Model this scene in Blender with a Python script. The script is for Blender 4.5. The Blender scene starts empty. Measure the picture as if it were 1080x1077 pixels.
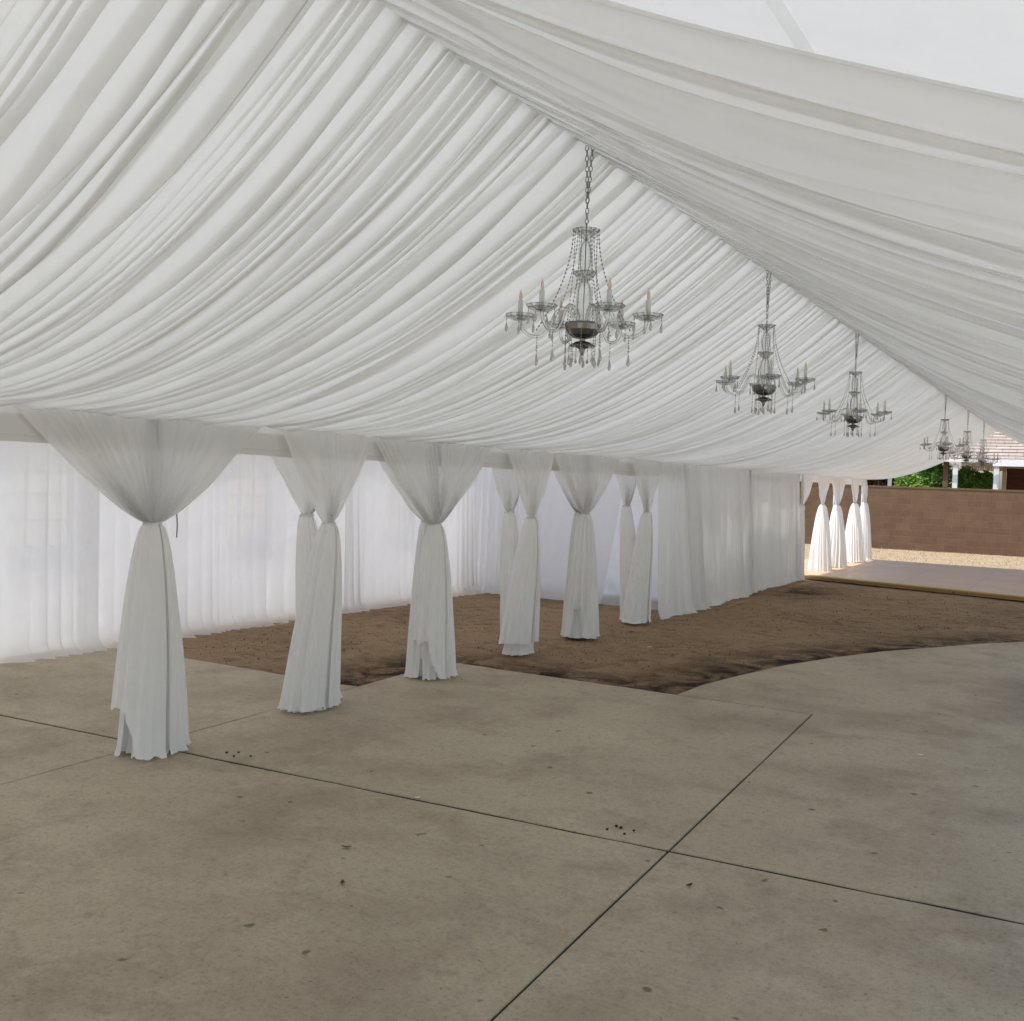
import bpy, bmesh, math, random
import numpy as np
from mathutils import Vector, Matrix, noise as mnoise

S = bpy.context.scene
COL = S.collection
rad = math.radians

# ------------------------------------------------------------------ camera
cam_d = bpy.data.cameras.new('camera')
cam = bpy.data.objects.new('camera', cam_d)
COL.objects.link(cam)
cam_d.sensor_fit = 'HORIZONTAL'
cam_d.sensor_width = 36.0
cam_d.lens = 36.0 * 1085.0 / 1080.0
cam_d.clip_start = 0.05
cam_d.clip_end = 600
Rm = [[0.86858836, 0.04536102, -0.49345379],
      [0.49430499, -0.00921314, 0.86923972],
      [0.03488334, -0.99892817, -0.0304246]]
cam.matrix_world = Matrix(((Rm[0][0], -Rm[0][1], -Rm[0][2], 0.0),
                           (Rm[1][0], -Rm[1][1], -Rm[1][2], 0.0),
                           (Rm[2][0], -Rm[2][1], -Rm[2][2], 1.75),
                           (0, 0, 0, 1)))
S.camera = cam

# ------------------------------------------------------------------ light
SUN_EL = rad(71)
SUN_AZ = rad(-145)          # from +Y towards -X
W = bpy.data.worlds.new('World')
S.world = W
W.use_nodes = True
wn = W.node_tree
wn.nodes.clear()
sky = wn.nodes.new('ShaderNodeTexSky')
sky.sky_type = 'NISHITA'
sky.sun_disc = False
sky.sun_elevation = SUN_EL
sky.sun_rotation = SUN_AZ
sky.air_density = 1.2
sky.dust_density = 2.5
bg = wn.nodes.new('ShaderNodeBackground')
bg.inputs['Strength'].default_value = 0.15
wo = wn.nodes.new('ShaderNodeOutputWorld')
wn.links.new(sky.outputs[0], bg.inputs[0])
wn.links.new(bg.outputs[0], wo.inputs[0])

sl = bpy.data.lights.new('sun', 'SUN')
sl.energy = 3.2
sl.angle = rad(0.6)
sl.color = (1.0, 0.968, 0.918)
sun = bpy.data.objects.new('sun', sl)
COL.objects.link(sun)
sd = Vector((math.sin(SUN_AZ) * math.cos(SUN_EL), math.cos(SUN_AZ) * math.cos(SUN_EL), math.sin(SUN_EL)))
sun.rotation_euler = sd.to_track_quat('Z', 'Y').to_euler()
sun.location = (0, 0, 30)

S.view_settings.view_transform = 'Standard'
S.view_settings.look = 'None'
S.view_settings.exposure = 0.80
S.view_settings.gamma = 1.0
S.render.engine = 'CYCLES'
S.cycles.max_bounces = 14
S.cycles.diffuse_bounces = 8
S.cycles.glossy_bounces = 4
S.cycles.transmission_bounces = 10
S.cycles.transparent_max_bounces = 24
S.cycles.caustics_reflective = False
S.cycles.caustics_refractive = False
S.cycles.sample_clamp_indirect = 6.0
S.cycles.use_denoising = True

# ------------------------------------------------------------------ material helpers
class NT:
    def __init__(self, name):
        self.m = bpy.data.materials.new(name)
        self.m.use_nodes = True
        self.t = self.m.node_tree
        self.t.nodes.clear()
        self.out = self.n('ShaderNodeOutputMaterial')

    def n(self, typ, **kw):
        o = self.t.nodes.new(typ)
        for k, v in kw.items():
            setattr(o, k, v)
        return o

    def l(self, a, b):
        self.t.links.new(a, b)

    def coords(self, scale=(1, 1, 1), obj=False):
        tc = self.n('ShaderNodeTexCoord')
        mp = self.n('ShaderNodeMapping')
        mp.inputs['Scale'].default_value = scale
        self.l(tc.outputs['Object'], mp.inputs['Vector'])
        return mp.outputs[0]

    def noise(self, vec, scale, detail=4, rough=0.6, dist=0.0):
        o = self.n('ShaderNodeTexNoise')
        o.inputs['Scale'].default_value = scale
        o.inputs['Detail'].default_value = detail
        o.inputs['Roughness'].default_value = rough
        o.inputs['Distortion'].default_value = dist
        if vec is not None:
            self.l(vec, o.inputs['Vector'])
        return o.outputs['Fac']

    def ramp(self, fac, stops):
        o = self.n('ShaderNodeValToRGB')
        cr = o.color_ramp
        while len(cr.elements) > 1:
            cr.elements.remove(cr.elements[-1])
        cr.elements[0].position = stops[0][0]
        cr.elements[0].color = (*stops[0][1], 1)
        for p, c in stops[1:]:
            e = cr.elements.new(p)
            e.color = (*c, 1)
        self.l(fac, o.inputs[0])
        return o.outputs[0]

    def mix(self, fac, a, b, mode='MIX'):
        o = self.n('ShaderNodeMixRGB', blend_type=mode)
        for i, v in enumerate((fac, a, b)):
            if isinstance(v, (int, float)):
                o.inputs[i].default_value = v
            elif isinstance(v, tuple):
                o.inputs[i].default_value = (*v, 1)
            else:
                self.l(v, o.inputs[i])
        return o.outputs[0]

    def math(self, op, a, b=None):
        o = self.n('ShaderNodeMath', operation=op)
        for i, v in enumerate((a, b)):
            if v is None:
                continue
            if isinstance(v, (int, float)):
                o.inputs[i].default_value = v
            else:
                self.l(v, o.inputs[i])
        return o.outputs[0]

    def bump(self, h, strength=0.3, dist=0.01):
        o = self.n('ShaderNodeBump')
        o.inputs['Strength'].default_value = strength
        o.inputs['Distance'].default_value = dist
        self.l(h, o.inputs['Height'])
        return o.outputs[0]

    def bsdf(self, color, rough=0.7, metal=0.0, bump=None, spec=0.5, trans=0.0, ior=1.45):
        o = self.n('ShaderNodeBsdfPrincipled')
        if isinstance(color, tuple):
            o.inputs['Base Color'].default_value = (*color, 1)
        else:
            self.l(color, o.inputs['Base Color'])
        if isinstance(rough, (int, float)):
            o.inputs['Roughness'].default_value = rough
        else:
            self.l(rough, o.inputs['Roughness'])
        o.inputs['Metallic'].default_value = metal
        o.inputs['Specular IOR Level'].default_value = spec
        o.inputs['Transmission Weight'].default_value = trans
        o.inputs['IOR'].default_value = ior
        if bump is not None:
            self.l(bump, o.inputs['Normal'])
        return o.outputs[0]

    def done(self, sh):
        self.l(sh, self.out.inputs['Surface'])
        return self.m


def simple(name, c, rough=0.6, metal=0.0, var=0.08, scale=12.0):
    n = NT(name)
    v = n.coords()
    f = n.noise(v, scale, 5)
    col = n.ramp(f, [(0.25, tuple(x * (1 - var) for x in c)), (0.75, tuple(min(1, x * (1 + var)) for x in c))])
    return n.done(n.bsdf(col, rough, metal, n.bump(f, 0.08, 0.003)))


def cloth(name, c, transl, transp, c2=None, weave=0.0):
    """thin fabric: part reflects, part glows through, part is open weave"""
    n = NT(name)
    d = n.n('ShaderNodeBsdfDiffuse')
    t = n.n('ShaderNodeBsdfTranslucent')
    tr = n.n('ShaderNodeBsdfTransparent')
    v = n.coords()
    f = n.noise(v, 7.0, 4)
    col = n.ramp(f, [(0.3, tuple(x * 0.965 for x in c)), (0.7, c)])
    n.l(col, d.inputs[0])
    if c2:
        t.inputs[0].default_value = (*c2, 1)
    else:
        n.l(col, t.inputs[0])
    f2 = n.noise(v, 420.0, 2)
    b = n.bump(f2, 0.12, 0.001)
    n.l(b, d.inputs['Normal'])
    m1 = n.n('ShaderNodeMixShader')
    m1.inputs[0].default_value = transl
    n.l(d.outputs[0], m1.inputs[1])
    n.l(t.outputs[0], m1.inputs[2])
    m2 = n.n('ShaderNodeMixShader')
    m2.inputs[0].default_value = transp
    n.l(m1.outputs[0], m2.inputs[1])
    n.l(tr.outputs[0], m2.inputs[2])
    return n.done(m2.outputs[0])


M = {}
M['canopy'] = cloth('canopy_vinyl', (0.79, 0.80, 0.788), 0.243, 0.0)
M['seam'] = cloth('seam_vinyl', (0.96, 0.96, 0.955), 0.90, 0.0)
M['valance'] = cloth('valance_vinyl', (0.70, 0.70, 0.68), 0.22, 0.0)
M['liner'] = cloth('ceiling_fabric', (0.922, 0.928, 0.920), 0.66, 0.14)
M['drape'] = cloth('drape_fabric', (0.905, 0.91, 0.91), 0.45, 0.12)
M['tail'] = cloth('drape_fabric_lit', (0.955, 0.955, 0.955), 0.27, 0.10)  # same cloth as the swags, whitened to stand for low side light
M['sheer'] = cloth('sheer_fabric', (0.91, 0.91, 0.915), 0.6, 0.14)
M['sidewall'] = cloth('sidewall_vinyl', (0.87, 0.88, 0.89), 0.78, 0.0)
M['pane'] = cloth('clear_vinyl', (0.9, 0.9, 0.9), 0.85, 0.45)
M['alu'] = simple('aluminium_pole', (0.55, 0.56, 0.58), 0.38, 0.85)
M['pole_white'] = simple('white_pole', (0.78, 0.78, 0.77), 0.45)
M['steel'] = simple('galvanised_plate', (0.32, 0.33, 0.34), 0.5, 0.7)
M['strap'] = simple('dark_strap', (0.05, 0.05, 0.055), 0.8)
M['chain'] = simple('chrome_chain', (0.26, 0.26, 0.25), 0.3, 0.9)
M['chrome'] = simple('smoked_chrome', (0.17, 0.17, 0.165), 0.2, 0.85)
M['candle'] = simple('candle_sleeve', (0.62, 0.64, 0.62), 0.45)
M['muntin'] = simple('white_muntin', (0.75, 0.77, 0.8), 0.5)

n = NT('crystal')
g = n.n('ShaderNodeBsdfGlossy'); g.inputs['Roughness'].default_value = 0.06
g.inputs[0].default_value = (0.9, 0.9, 0.9, 1)
tr = n.n('ShaderNodeBsdfTransparent'); tr.inputs[0].default_value = (0.97, 0.975, 0.97, 1)
gl = n.n('ShaderNodeBsdfRefraction'); gl.inputs['IOR'].default_value = 1.5; gl.inputs['Roughness'].default_value = 0.03
gl.inputs[0].default_value = (0.95, 0.96, 0.95, 1)
fr = n.n('ShaderNodeLayerWeight'); fr.inputs['Blend'].default_value = 0.12
m1 = n.n('ShaderNodeMixShader'); m1.inputs[0].default_value = 0.4
n.l(tr.outputs[0], m1.inputs[1]); n.l(gl.outputs[0], m1.inputs[2])
m2 = n.n('ShaderNodeMixShader')
n.l(fr.outputs['Fresnel'], m2.inputs[0]); n.l(m1.outputs[0], m2.inputs[1]); n.l(g.outputs[0], m2.inputs[2])
M['crystal'] = n.done(m2.outputs[0])

n = NT('crystal_bead')
M['bead'] = n.done(n.bsdf((0.72, 0.73, 0.72), 0.08, 0.0, None, 0.8, 0.7, 1.5))
n = NT('amber_bulb')
M['bulb'] = n.done(n.bsdf((0.95, 0.82, 0.62), 0.15, 0.0, None, 0.5, 0.6, 1.2))

# concrete
n = NT('concrete')
v = n.coords()
big = n.noise(v, 0.55, 6, 0.62, 0.3)
mid = n.noise(v, 3.2, 8, 0.75, 0.1)
fine = n.noise(v, 60.0, 5, 0.7)
smear = n.noise(v, 1.5, 8, 0.72, 0.15)
col = n.ramp(big, [(0.30, (0.24, 0.187, 0.128)), (0.5, (0.385, 0.315, 0.222)), (0.72, (0.47, 0.395, 0.288))])
col = n.mix(n.ramp(mid, [(0.3, (0.0,) * 3), (0.75, (0.45,) * 3)]), col, (0.47, 0.405, 0.30))
col = n.mix(n.ramp(smear, [(0.5, (0.0,) * 3), (0.70, (0.6,) * 3)]), col, (0.215, 0.165, 0.112))
blot = n.noise(v, 6.5, 7, 0.75, 0.1)
col = n.mix(n.ramp(blot, [(0.56, (0.0,) * 3), (0.74, (0.5,) * 3)]), col, (0.18, 0.135, 0.095))
spot = n.n('ShaderNodeTexVoronoi', voronoi_dimensions='2D'); spot.inputs['Scale'].default_value = 2.6
spot.inputs['Randomness'].default_value = 1.0
warp = n.n('ShaderNodeVectorMath', operation='ADD')
nz = n.n('ShaderNodeTexNoise'); nz.inputs['Scale'].default_value = 14; nz.inputs['Detail'].default_value = 4
n.l(v, nz.inputs['Vector'])
sc_ = n.n('ShaderNodeVectorMath', operation='SCALE'); sc_.inputs['Scale'].default_value = 0.09
n.l(nz.outputs['Color'], sc_.inputs[0]); n.l(v, warp.inputs[0]); n.l(sc_.outputs[0], warp.inputs[1])
n.l(warp.outputs[0], spot.inputs['Vector'])
spc = n.n('ShaderNodeSeparateColor'); n.l(spot.outputs['Color'], spc.inputs[0])
lim = n.math('MULTIPLY', spc.outputs[0], 0.045)
sm = n.n('ShaderNodeMapRange'); sm.inputs['To Min'].default_value = 0.75; sm.inputs['To Max'].default_value = 0.0
n.l(n.math('SUBTRACT', spot.outputs['Distance'], lim), sm.inputs['Value'])
sm.inputs['From Min'].default_value = -0.008; sm.inputs['From Max'].default_value = 0.012
rare = n.math('GREATER_THAN', spc.outputs[1], 0.55)
col = n.mix(n.math('MULTIPLY', sm.outputs[0], rare), col, (0.085, 0.062, 0.045))
pit = n.n('ShaderNodeTexVoronoi', voronoi_dimensions='2D'); pit.inputs['Scale'].default_value = 9.0
n.l(warp.outputs[0], pit.inputs['Vector'])
pc = n.n('ShaderNodeSeparateColor'); n.l(pit.outputs['Color'], pc.inputs[0])
pm_ = n.math('MULTIPLY', n.math('LESS_THAN', pit.outputs['Distance'], n.math('MULTIPLY', pc.outputs[0], 0.055)), n.math('GREATER_THAN', pc.outputs[1], 0.62))
col = n.mix(n.math('MULTIPLY', pm_, 0.6), col, (0.12, 0.09, 0.065))
speck = n.ramp(fine, [(0.28, (0.55,) * 3), (0.44, (0.98,) * 3), (0.75, (1.12,) * 3)])
col = n.mix(1.0, col, speck, 'MULTIPLY')
fs2 = n.noise(v, 22.0, 8, 0.8)
col = n.mix(0.9, col, n.ramp(fs2, [(0.30, (0.70,) * 3), (0.48, (1.0,) * 3), (0.72, (1.12,) * 3)]), 'MULTIPLY')
grit = n.noise(v, 240.0, 2, 0.6)
col = n.mix(0.5, col, n.ramp(grit, [(0.3, (0.82,) * 3), (0.7, (1.12,) * 3)]), 'MULTIPLY')
bh = n.math('ADD', n.math('MULTIPLY', fine, 0.5), mid)
rg = n.ramp(mid, [(0.3, (0.62,) * 3), (0.7, (0.85,) * 3)])
M['concrete'] = n.done(n.bsdf(col, rg, 0, n.bump(bh, 0.35, 0.006), 0.35))

M['bounce_concrete'] = simple('bounce_concrete', (0.70, 0.68, 0.63), 0.85, 0, 0.12, 2.0)  # kept very pale so the added slabs throw more light inside

M['joint'] = simple('joint_grit', (0.028, 0.021, 0.015), 0.95, 0, 0.5, 30.0)

# dirt
n = NT('bare_dirt')
v = n.coords()
a = n.noise(v, 0.5, 6, 0.65, 0.6)
b = n.noise(v, 5.0, 8, 0.75, 0.8)
c = n.noise(v, 45.0, 6, 0.75)
col = n.ramp(a, [(0.30, (0.17, 0.108, 0.060)), (0.5, (0.29, 0.19, 0.108)), (0.72, (0.37, 0.255, 0.155))])
col = n.mix(n.ramp(b, [(0.40, (0.0,) * 3), (0.66, (0.75,) * 3)]), col, (0.40, 0.28, 0.18))
col = n.mix(n.ramp(b, [(0.28, (0.8,) * 3), (0.44, (0.0,) * 3)]), col, (0.055, 0.030, 0.018))
col = n.mix(0.8, col, n.ramp(c, [(0.3, (0.45,) * 3), (0.5, (1.0,) * 3), (0.75, (1.4,) * 3)]), 'MULTIPLY')
damp_att = n.n('ShaderNodeAttribute'); damp_att.attribute_name = 'damp'
da = n.math('MULTIPLY', damp_att.outputs['Fac'], n.ramp(n.noise(v, 2.4, 6, 0.7, 0.8), [(0.36, (0.05,) * 3), (0.56, (1.0,) * 3)]))
col = n.mix(da, col, (0.030, 0.019, 0.013))
st = n.n('ShaderNodeAttribute'); st.attribute_name = 'straw'
sn = n.noise(n.coords((1, 1, 1)), 9.0, 8, 0.8, 1.0)
strawc = n.ramp(sn, [(0.28, (0.20, 0.13, 0.075)), (0.45, (0.32, 0.245, 0.16)), (0.7, (0.41, 0.335, 0.23))])
col = n.mix(st.outputs['Fac'], col, strawc)
hh = n.math('ADD', b, n.math('MULTIPLY', c, 0.35))
M['dirt'] = n.done(n.bsdf(col, 0.95, 0, n.bump(hh, 0.9, 0.05), 0.15))

# block wall
n = NT('brown_block')
tc = n.n('ShaderNodeTexCoord')
sp = n.n('ShaderNodeSeparateXYZ'); n.l(tc.outputs['Object'], sp.inputs[0])
cb = n.n('ShaderNodeCombineXYZ'); n.l(sp.outputs[0], cb.inputs[0]); n.l(sp.outputs[2], cb.inputs[1])
bt = n.n('ShaderNodeTexBrick')
bt.offset = 0.5
bt.inputs['Scale'].default_value = 1.0
bt.inputs['Brick Width'].default_value = 0.40
bt.inputs['Row Height'].default_value = 0.20
bt.inputs['Mortar Size'].default_value = 0.007
bt.inputs['Mortar Smooth'].default_value = 0.3
bt.inputs['Bias'].default_value = 0.0
bt.inputs['Color1'].default_value = (0.125, 0.080, 0.052, 1)
bt.inputs['Color2'].default_value = (0.152, 0.098, 0.064, 1)
bt.inputs['Mortar'].default_value = (0.162, 0.108, 0.072, 1)
n.l(cb.outputs[0], bt.inputs['Vector'])
fz = n.noise(n.coords(), 1.3, 6, 0.7)
ff = n.noise(n.coords(), 38, 5, 0.7)
col = n.mix(0.7, bt.outputs[0], n.ramp(fz, [(0.3, (0.72, 0.7, 0.68)), (0.7, (1.2, 1.15, 1.1))]), 'MULTIPLY')
col = n.mix(0.5, col, n.ramp(ff, [(0.3, (0.7,) * 3), (0.7, (1.15,) * 3)]), 'MULTIPLY')
hgt = n.math('SUBTRACT', n.math('MULTIPLY', ff, 0.4), bt.outputs['Fac'])
M['block'] = n.done(n.bsdf(col, 0.92, 0, n.bump(hgt, 0.5, 0.012), 0.2))

# laminate dance floor
n = NT('dance_floor_panels')
v = n.coords()
w1 = n.noise(n.coords((0.5, 6.0, 1)), 1.2, 4, 0.5)
bt = n.n('ShaderNodeTexBrick'); bt.offset = 0.0
bt.inputs['Scale'].default_value = 1.0
bt.inputs['Brick Width'].default_value = 1.22; bt.inputs['Row Height'].default_value = 1.22
bt.inputs['Mortar Size'].default_value = 0.006
bt.inputs['Color1'].default_value = (0.47, 0.31, 0.195, 1)
bt.inputs['Color2'].default_value = (0.50, 0.335, 0.215, 1)
bt.inputs['Mortar'].default_value = (0.24, 0.17, 0.125, 1)
n.l(v, bt.inputs['Vector'])
col = n.mix(0.6, bt.outputs[0], n.ramp(w1, [(0.3, (0.92,) * 3), (0.7, (1.07,) * 3)]), 'MULTIPLY')
M['dance'] = n.done(n.bsdf(col, n.ramp(n.noise(v, 0.8, 3), [(0.3, (0.36,) * 3), (0.7, (0.46,) * 3)]), 0, None, 0.35))
M['yellow_trim'] = simple('yellow_edge', (0.50, 0.34, 0.10), 0.5)

# siding, shingles
n = NT('roof_shingles')
tc = n.n('ShaderNodeTexCoord')
sp = n.n('ShaderNodeSeparateXYZ'); n.l(tc.outputs['Object'], sp.inputs[0])
cb = n.n('ShaderNodeCombineXYZ'); n.l(sp.outputs[0], cb.inputs[0])
n.l(n.math('MULTIPLY', sp.outputs[1], 1.0), cb.inputs[1])
bt = n.n('ShaderNodeTexBrick'); bt.offset = 0.5
bt.inputs['Scale'].default_value = 1.0
bt.inputs['Brick Width'].default_value = 0.42; bt.inputs['Row Height'].default_value = 0.32
bt.inputs['Mortar Size'].default_value = 0.012
bt.inputs['Color1'].default_value = (0.29, 0.245, 0.21, 1)
bt.inputs['Color2'].default_value = (0.35, 0.30, 0.265, 1)
bt.inputs['Mortar'].default_value = (0.20, 0.155, 0.125, 1)
n.l(cb.outputs[0], bt.inputs['Vector'])
fz = n.noise(n.coords(), 6, 6, 0.7)
col = n.mix(0.8, bt.outputs[0], n.ramp(fz, [(0.3, (0.7,) * 3), (0.7, (1.2,) * 3)]), 'MULTIPLY')
M['shingle'] = n.done(n.bsdf(col, 0.9, 0, n.bump(fz, 0.4, 0.02), 0.2))
n = NT('red_wood_siding')
wv = n.n('ShaderNodeTexWave', wave_type='BANDS', bands_direction='Z')
wv.inputs['Scale'].default_value = 1.6; wv.inputs['Distortion'].default_value = 0.0
tc = n.n('ShaderNodeTexCoord'); n.l(tc.outputs['Object'], wv.inputs['Vector'])
fz = n.noise(n.coords((1, 1, 8)), 3, 6, 0.7)
col = n.ramp(fz, [(0.3, (0.085, 0.028, 0.018)), (0.7, (0.17, 0.066, 0.04))])
M['siding'] = n.done(n.bsdf(col, 0.8, 0, n.bump(wv.outputs['Fac'], 0.7, 0.02), 0.3))
M['white_paint'] = simple('white_paint', (0.74, 0.74, 0.72), 0.5)
M['wood'] = simple('brown_wood', (0.13, 0.075, 0.04), 0.8, 0, 0.3, 9)
M['pine'] = simple('pine_post', (0.42, 0.27, 0.15), 0.8, 0, 0.2, 9)
M['dark_glass'] = simple('dark_window', (0.03, 0.035, 0.04), 0.12)
M['stucco'] = simple('pale_stucco', (0.62, 0.56, 0.40), 0.9)
M['bark'] = simple('bark', (0.10, 0.07, 0.05), 0.95, 0, 0.35, 14)
M['seed'] = simple('dark_seed', (0.035, 0.02, 0.014), 0.8)
M['crumb'] = simple('soil_crumb', (0.12, 0.07, 0.04), 0.95, 0, 0.6, 3.0)
M['leaf_litter'] = simple('dead_leaf', (0.10, 0.05, 0.025), 0.8)
M['paper'] = simple('white_scrap', (0.8, 0.8, 0.78), 0.7)


def leafmat(name, c1, c2):
    n = NT(name)
    v = n.coords()
    f = n.noise(v, 3.0, 4)
    f2 = n.noise(v, 17.0, 3)
    col = n.ramp(n.math('ADD', n.math('MULTIPLY', f, 0.5), n.math('MULTIPLY', f2, 0.5)), [(0.35, c1), (0.65, c2)])
    d = n.bsdf(col, 0.55, 0, None, 0.35)
    t = n.n('ShaderNodeBsdfTranslucent'); n.l(col, t.inputs[0])
    m = n.n('ShaderNodeMixShader'); m.inputs[0].default_value = 0.4
    n.l(d, m.inputs[1]); n.l(t.outputs[0], m.inputs[2])
    return n.done(m.outputs[0])


M['leaf_a'] = leafmat('bright_leaf', (0.10, 0.20, 0.03), (0.30, 0.46, 0.09))
M['leaf_b'] = leafmat('deep_leaf', (0.03, 0.075, 0.015), (0.09, 0.17, 0.03))
M['leaf_c'] = leafmat('rust_leaf', (0.06, 0.035, 0.02), (0.16, 0.09, 0.05))
M['straw'] = leafmat('dry_straw', (0.28, 0.20, 0.11), (0.48, 0.38, 0.24))

# ------------------------------------------------------------------ object helpers
def tag(o, label=None, cat=None, group=None, kind=None):
    if label: o['label'] = label
    if cat: o['category'] = cat
    if group: o['group'] = group
    if kind: o['kind'] = kind
    return o


def empty(name, loc=(0, 0, 0), rz=0.0):
    o = bpy.data.objects.new(name, None)
    o.empty_display_size = 0.2
    o.location = loc
    o.rotation_euler = (0, 0, rz)
    COL.objects.link(o)
    return o


def link(name, me, mat, parent=None, loc=(0, 0, 0)):
    if mat is not None and not me.materials:
        me.materials.append(mat)
    o = bpy.data.objects.new(name, me)
    o.location = loc
    COL.objects.link(o)
    if parent is not None:
        o.parent = parent
    return o


def mesh_np(name, verts, quads, smooth=True):
    me = bpy.data.meshes.new(name)
    verts = np.asarray(verts, dtype=np.float32)
    quads = np.asarray(quads, dtype=np.int32)
    k = quads.shape[1]
    me.vertices.add(len(verts)); me.vertices.foreach_set('co', verts.ravel())
    me.loops.add(quads.size); me.loops.foreach_set('vertex_index', quads.ravel())
    me.polygons.add(len(quads))
    me.polygons.foreach_set('loop_start', np.arange(0, quads.size, k, dtype=np.int32))
    me.polygons.foreach_set('use_smooth', np.full(len(quads), smooth))
    me.update(calc_edges=True)
    me.validate()
    return me


def grid_mesh(name, P, closed=False):
    """P: (a, b, 3) grid"""
    a, b = P.shape[:2]
    idx = np.arange(a * b).reshape(a, b)
    q = np.stack([idx[:-1, :-1], idx[:-1, 1:], idx[1:, 1:], idx[1:, :-1]], -1).reshape(-1, 4)
    return mesh_np(name, P.reshape(-1, 3), q)


class MB:
    """collects shapes into one mesh"""
    def __init__(self):
        self.v = []; self.f = []

    def add(self, vs, fs):
        o = len(self.v)
        self.v += [tuple(x) for x in vs]
        self.f += [tuple(i + o for i in f) for f in fs]
        return self

    def box(self, c, s, rz=0.0):
        cx, cy, cz = c; hx, hy, hz = s[0] / 2, s[1] / 2, s[2] / 2
        ca, sa = math.cos(rz), math.sin(rz)
        vs = []
        for dz in (-hz, hz):
            for dx, dy in ((-hx, -hy), (hx, -hy), (hx, hy), (-hx, hy)):
                vs.append((cx + dx * ca - dy * sa, cy + dx * sa + dy * ca, cz + dz))
        return self.add(vs, [(0, 3, 2, 1), (4, 5, 6, 7), (0, 1, 5, 4), (1, 2, 6, 5), (2, 3, 7, 6), (3, 0, 4, 7)])

    def tube(self, pts, r, seg=8, cap=True):
        pts = [Vector(p) for p in pts]
        n_ = len(pts)
        rs = r if isinstance(r, (list, tuple)) else [r] * n_
        rings = []
        prev = None
        for i, p in enumerate(pts):
            d = (pts[min(i + 1, n_ - 1)] - pts[max(i - 1, 0)])
            if d.length < 1e-9: d = Vector((0, 0, 1))
            d.normalize()
            if prev is None:
                ref = Vector((0, 0, 1)) if abs(d.z) < 0.9 else Vector((1, 0, 0))
                u = d.cross(ref).normalized()
            else:
                u = (prev - d * prev.dot(d)).normalized()
            prev = u
            w = d.cross(u)
            rings.append([p + (u * math.cos(t) + w * math.sin(t)) * rs[i] for t in [2 * math.pi * k / seg for k in range(seg)]])
        vs = [x for rg_ in rings for x in rg_]
        fs = []
        for i in range(n_ - 1):
            for k in range(seg):
                k2 = (k + 1) % seg
                fs.append((i * seg + k, i * seg + k2, (i + 1) * seg + k2, (i + 1) * seg + k))
        if cap:
            fs.append(tuple(reversed(range(seg))))
            fs.append(tuple((n_ - 1) * seg + k for k in range(seg)))
        return self.add(vs, fs)

    def lathe(self, prof, c=(0, 0, 0), seg=16, flute=0.0, nfl=8):
        vs = []
        for r, z in prof:
            for k in range(seg):
                t = 2 * math.pi * k / seg
                rr = r * (1 + flute * math.cos(nfl * t))
                vs.append((c[0] + rr * math.cos(t), c[1] + rr * math.sin(t), c[2] + z))
        fs = []
        for i in range(len(prof) - 1):
            for k in range(seg):
                k2 = (k + 1) % seg
                fs.append((i * seg + k, i * seg + k2, (i + 1) * seg + k2, (i + 1) * seg + k))
        return self.add(vs, fs)

    def octa(self, c, r, rz=1.0):
        x, y, z = c
        h = r * rz
        vs = [(x + r, y, z), (x, y + r, z), (x - r, y, z), (x, y - r, z), (x, y, z + h), (x, y, z - h)]
        return self.add(vs, [(0, 1, 4), (1, 2, 4), (2, 3, 4), (3, 0, 4), (1, 0, 5), (2, 1, 5), (3, 2, 5), (0, 3, 5)])

    def torus(self, c, R, r, axis='x', stretch=1.0, seg=12, sg=6):
        pts = []
        for k in range(seg):
            t = 2 * math.pi * k / seg
            a_, b_ = R * math.cos(t), R * stretch * math.sin(t)
            pts.append((t, a_, b_))
        vs = []
        for t, a_, b_ in pts:
            for j in range(sg):
                s = 2 * math.pi * j / sg
                ra = a_ + r * math.cos(s) * math.cos(t)
                rb = b_ + r * math.cos(s) * math.sin(t)
                o = r * math.sin(s)
                if axis == 'x': vs.append((c[0] + o, c[1] + ra, c[2] + rb))
                elif axis == 'y': vs.append((c[0] + ra, c[1] + o, c[2] + rb))
                else: vs.append((c[0] + ra, c[1] + rb, c[2] + o))
        fs = []
        for i in range(seg):
            for j in range(sg):
                i2, j2 = (i + 1) % seg, (j + 1) % sg
                fs.append((i * sg + j, i2 * sg + j, i2 * sg + j2, i * sg + j2))
        return self.add(vs, fs)

    def mesh(self, name, smooth=False):
        me = bpy.data.meshes.new(name)
        me.from_pydata(self.v, [], self.f)
        if smooth:
            me.polygons.foreach_set('use_smooth', [True] * len(me.polygons))
        me.update()
        bm = bmesh.new(); bm.from_mesh(me)
        bmesh.ops.recalc_face_normals(bm, faces=bm.faces)
        bm.to_mesh(me); bm.free()
        return me

    def build(self, name, mat, parent=None, smooth=False, loc=(0, 0, 0)):
        return link(name, self.mesh(name, smooth), mat, parent, loc)


def copy_tree(o, parent=None):
    c = o.copy()
    COL.objects.link(c)
    if parent is not None:
        c.parent = parent
    for ch in o.children:
        copy_tree(ch, c)
    return c


def bevel(o, w, seg=2):
    md = o.modifiers.new('bevel', 'BEVEL')
    md.width = w; md.segments = seg; md.limit_method = 'ANGLE'
    return o

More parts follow.
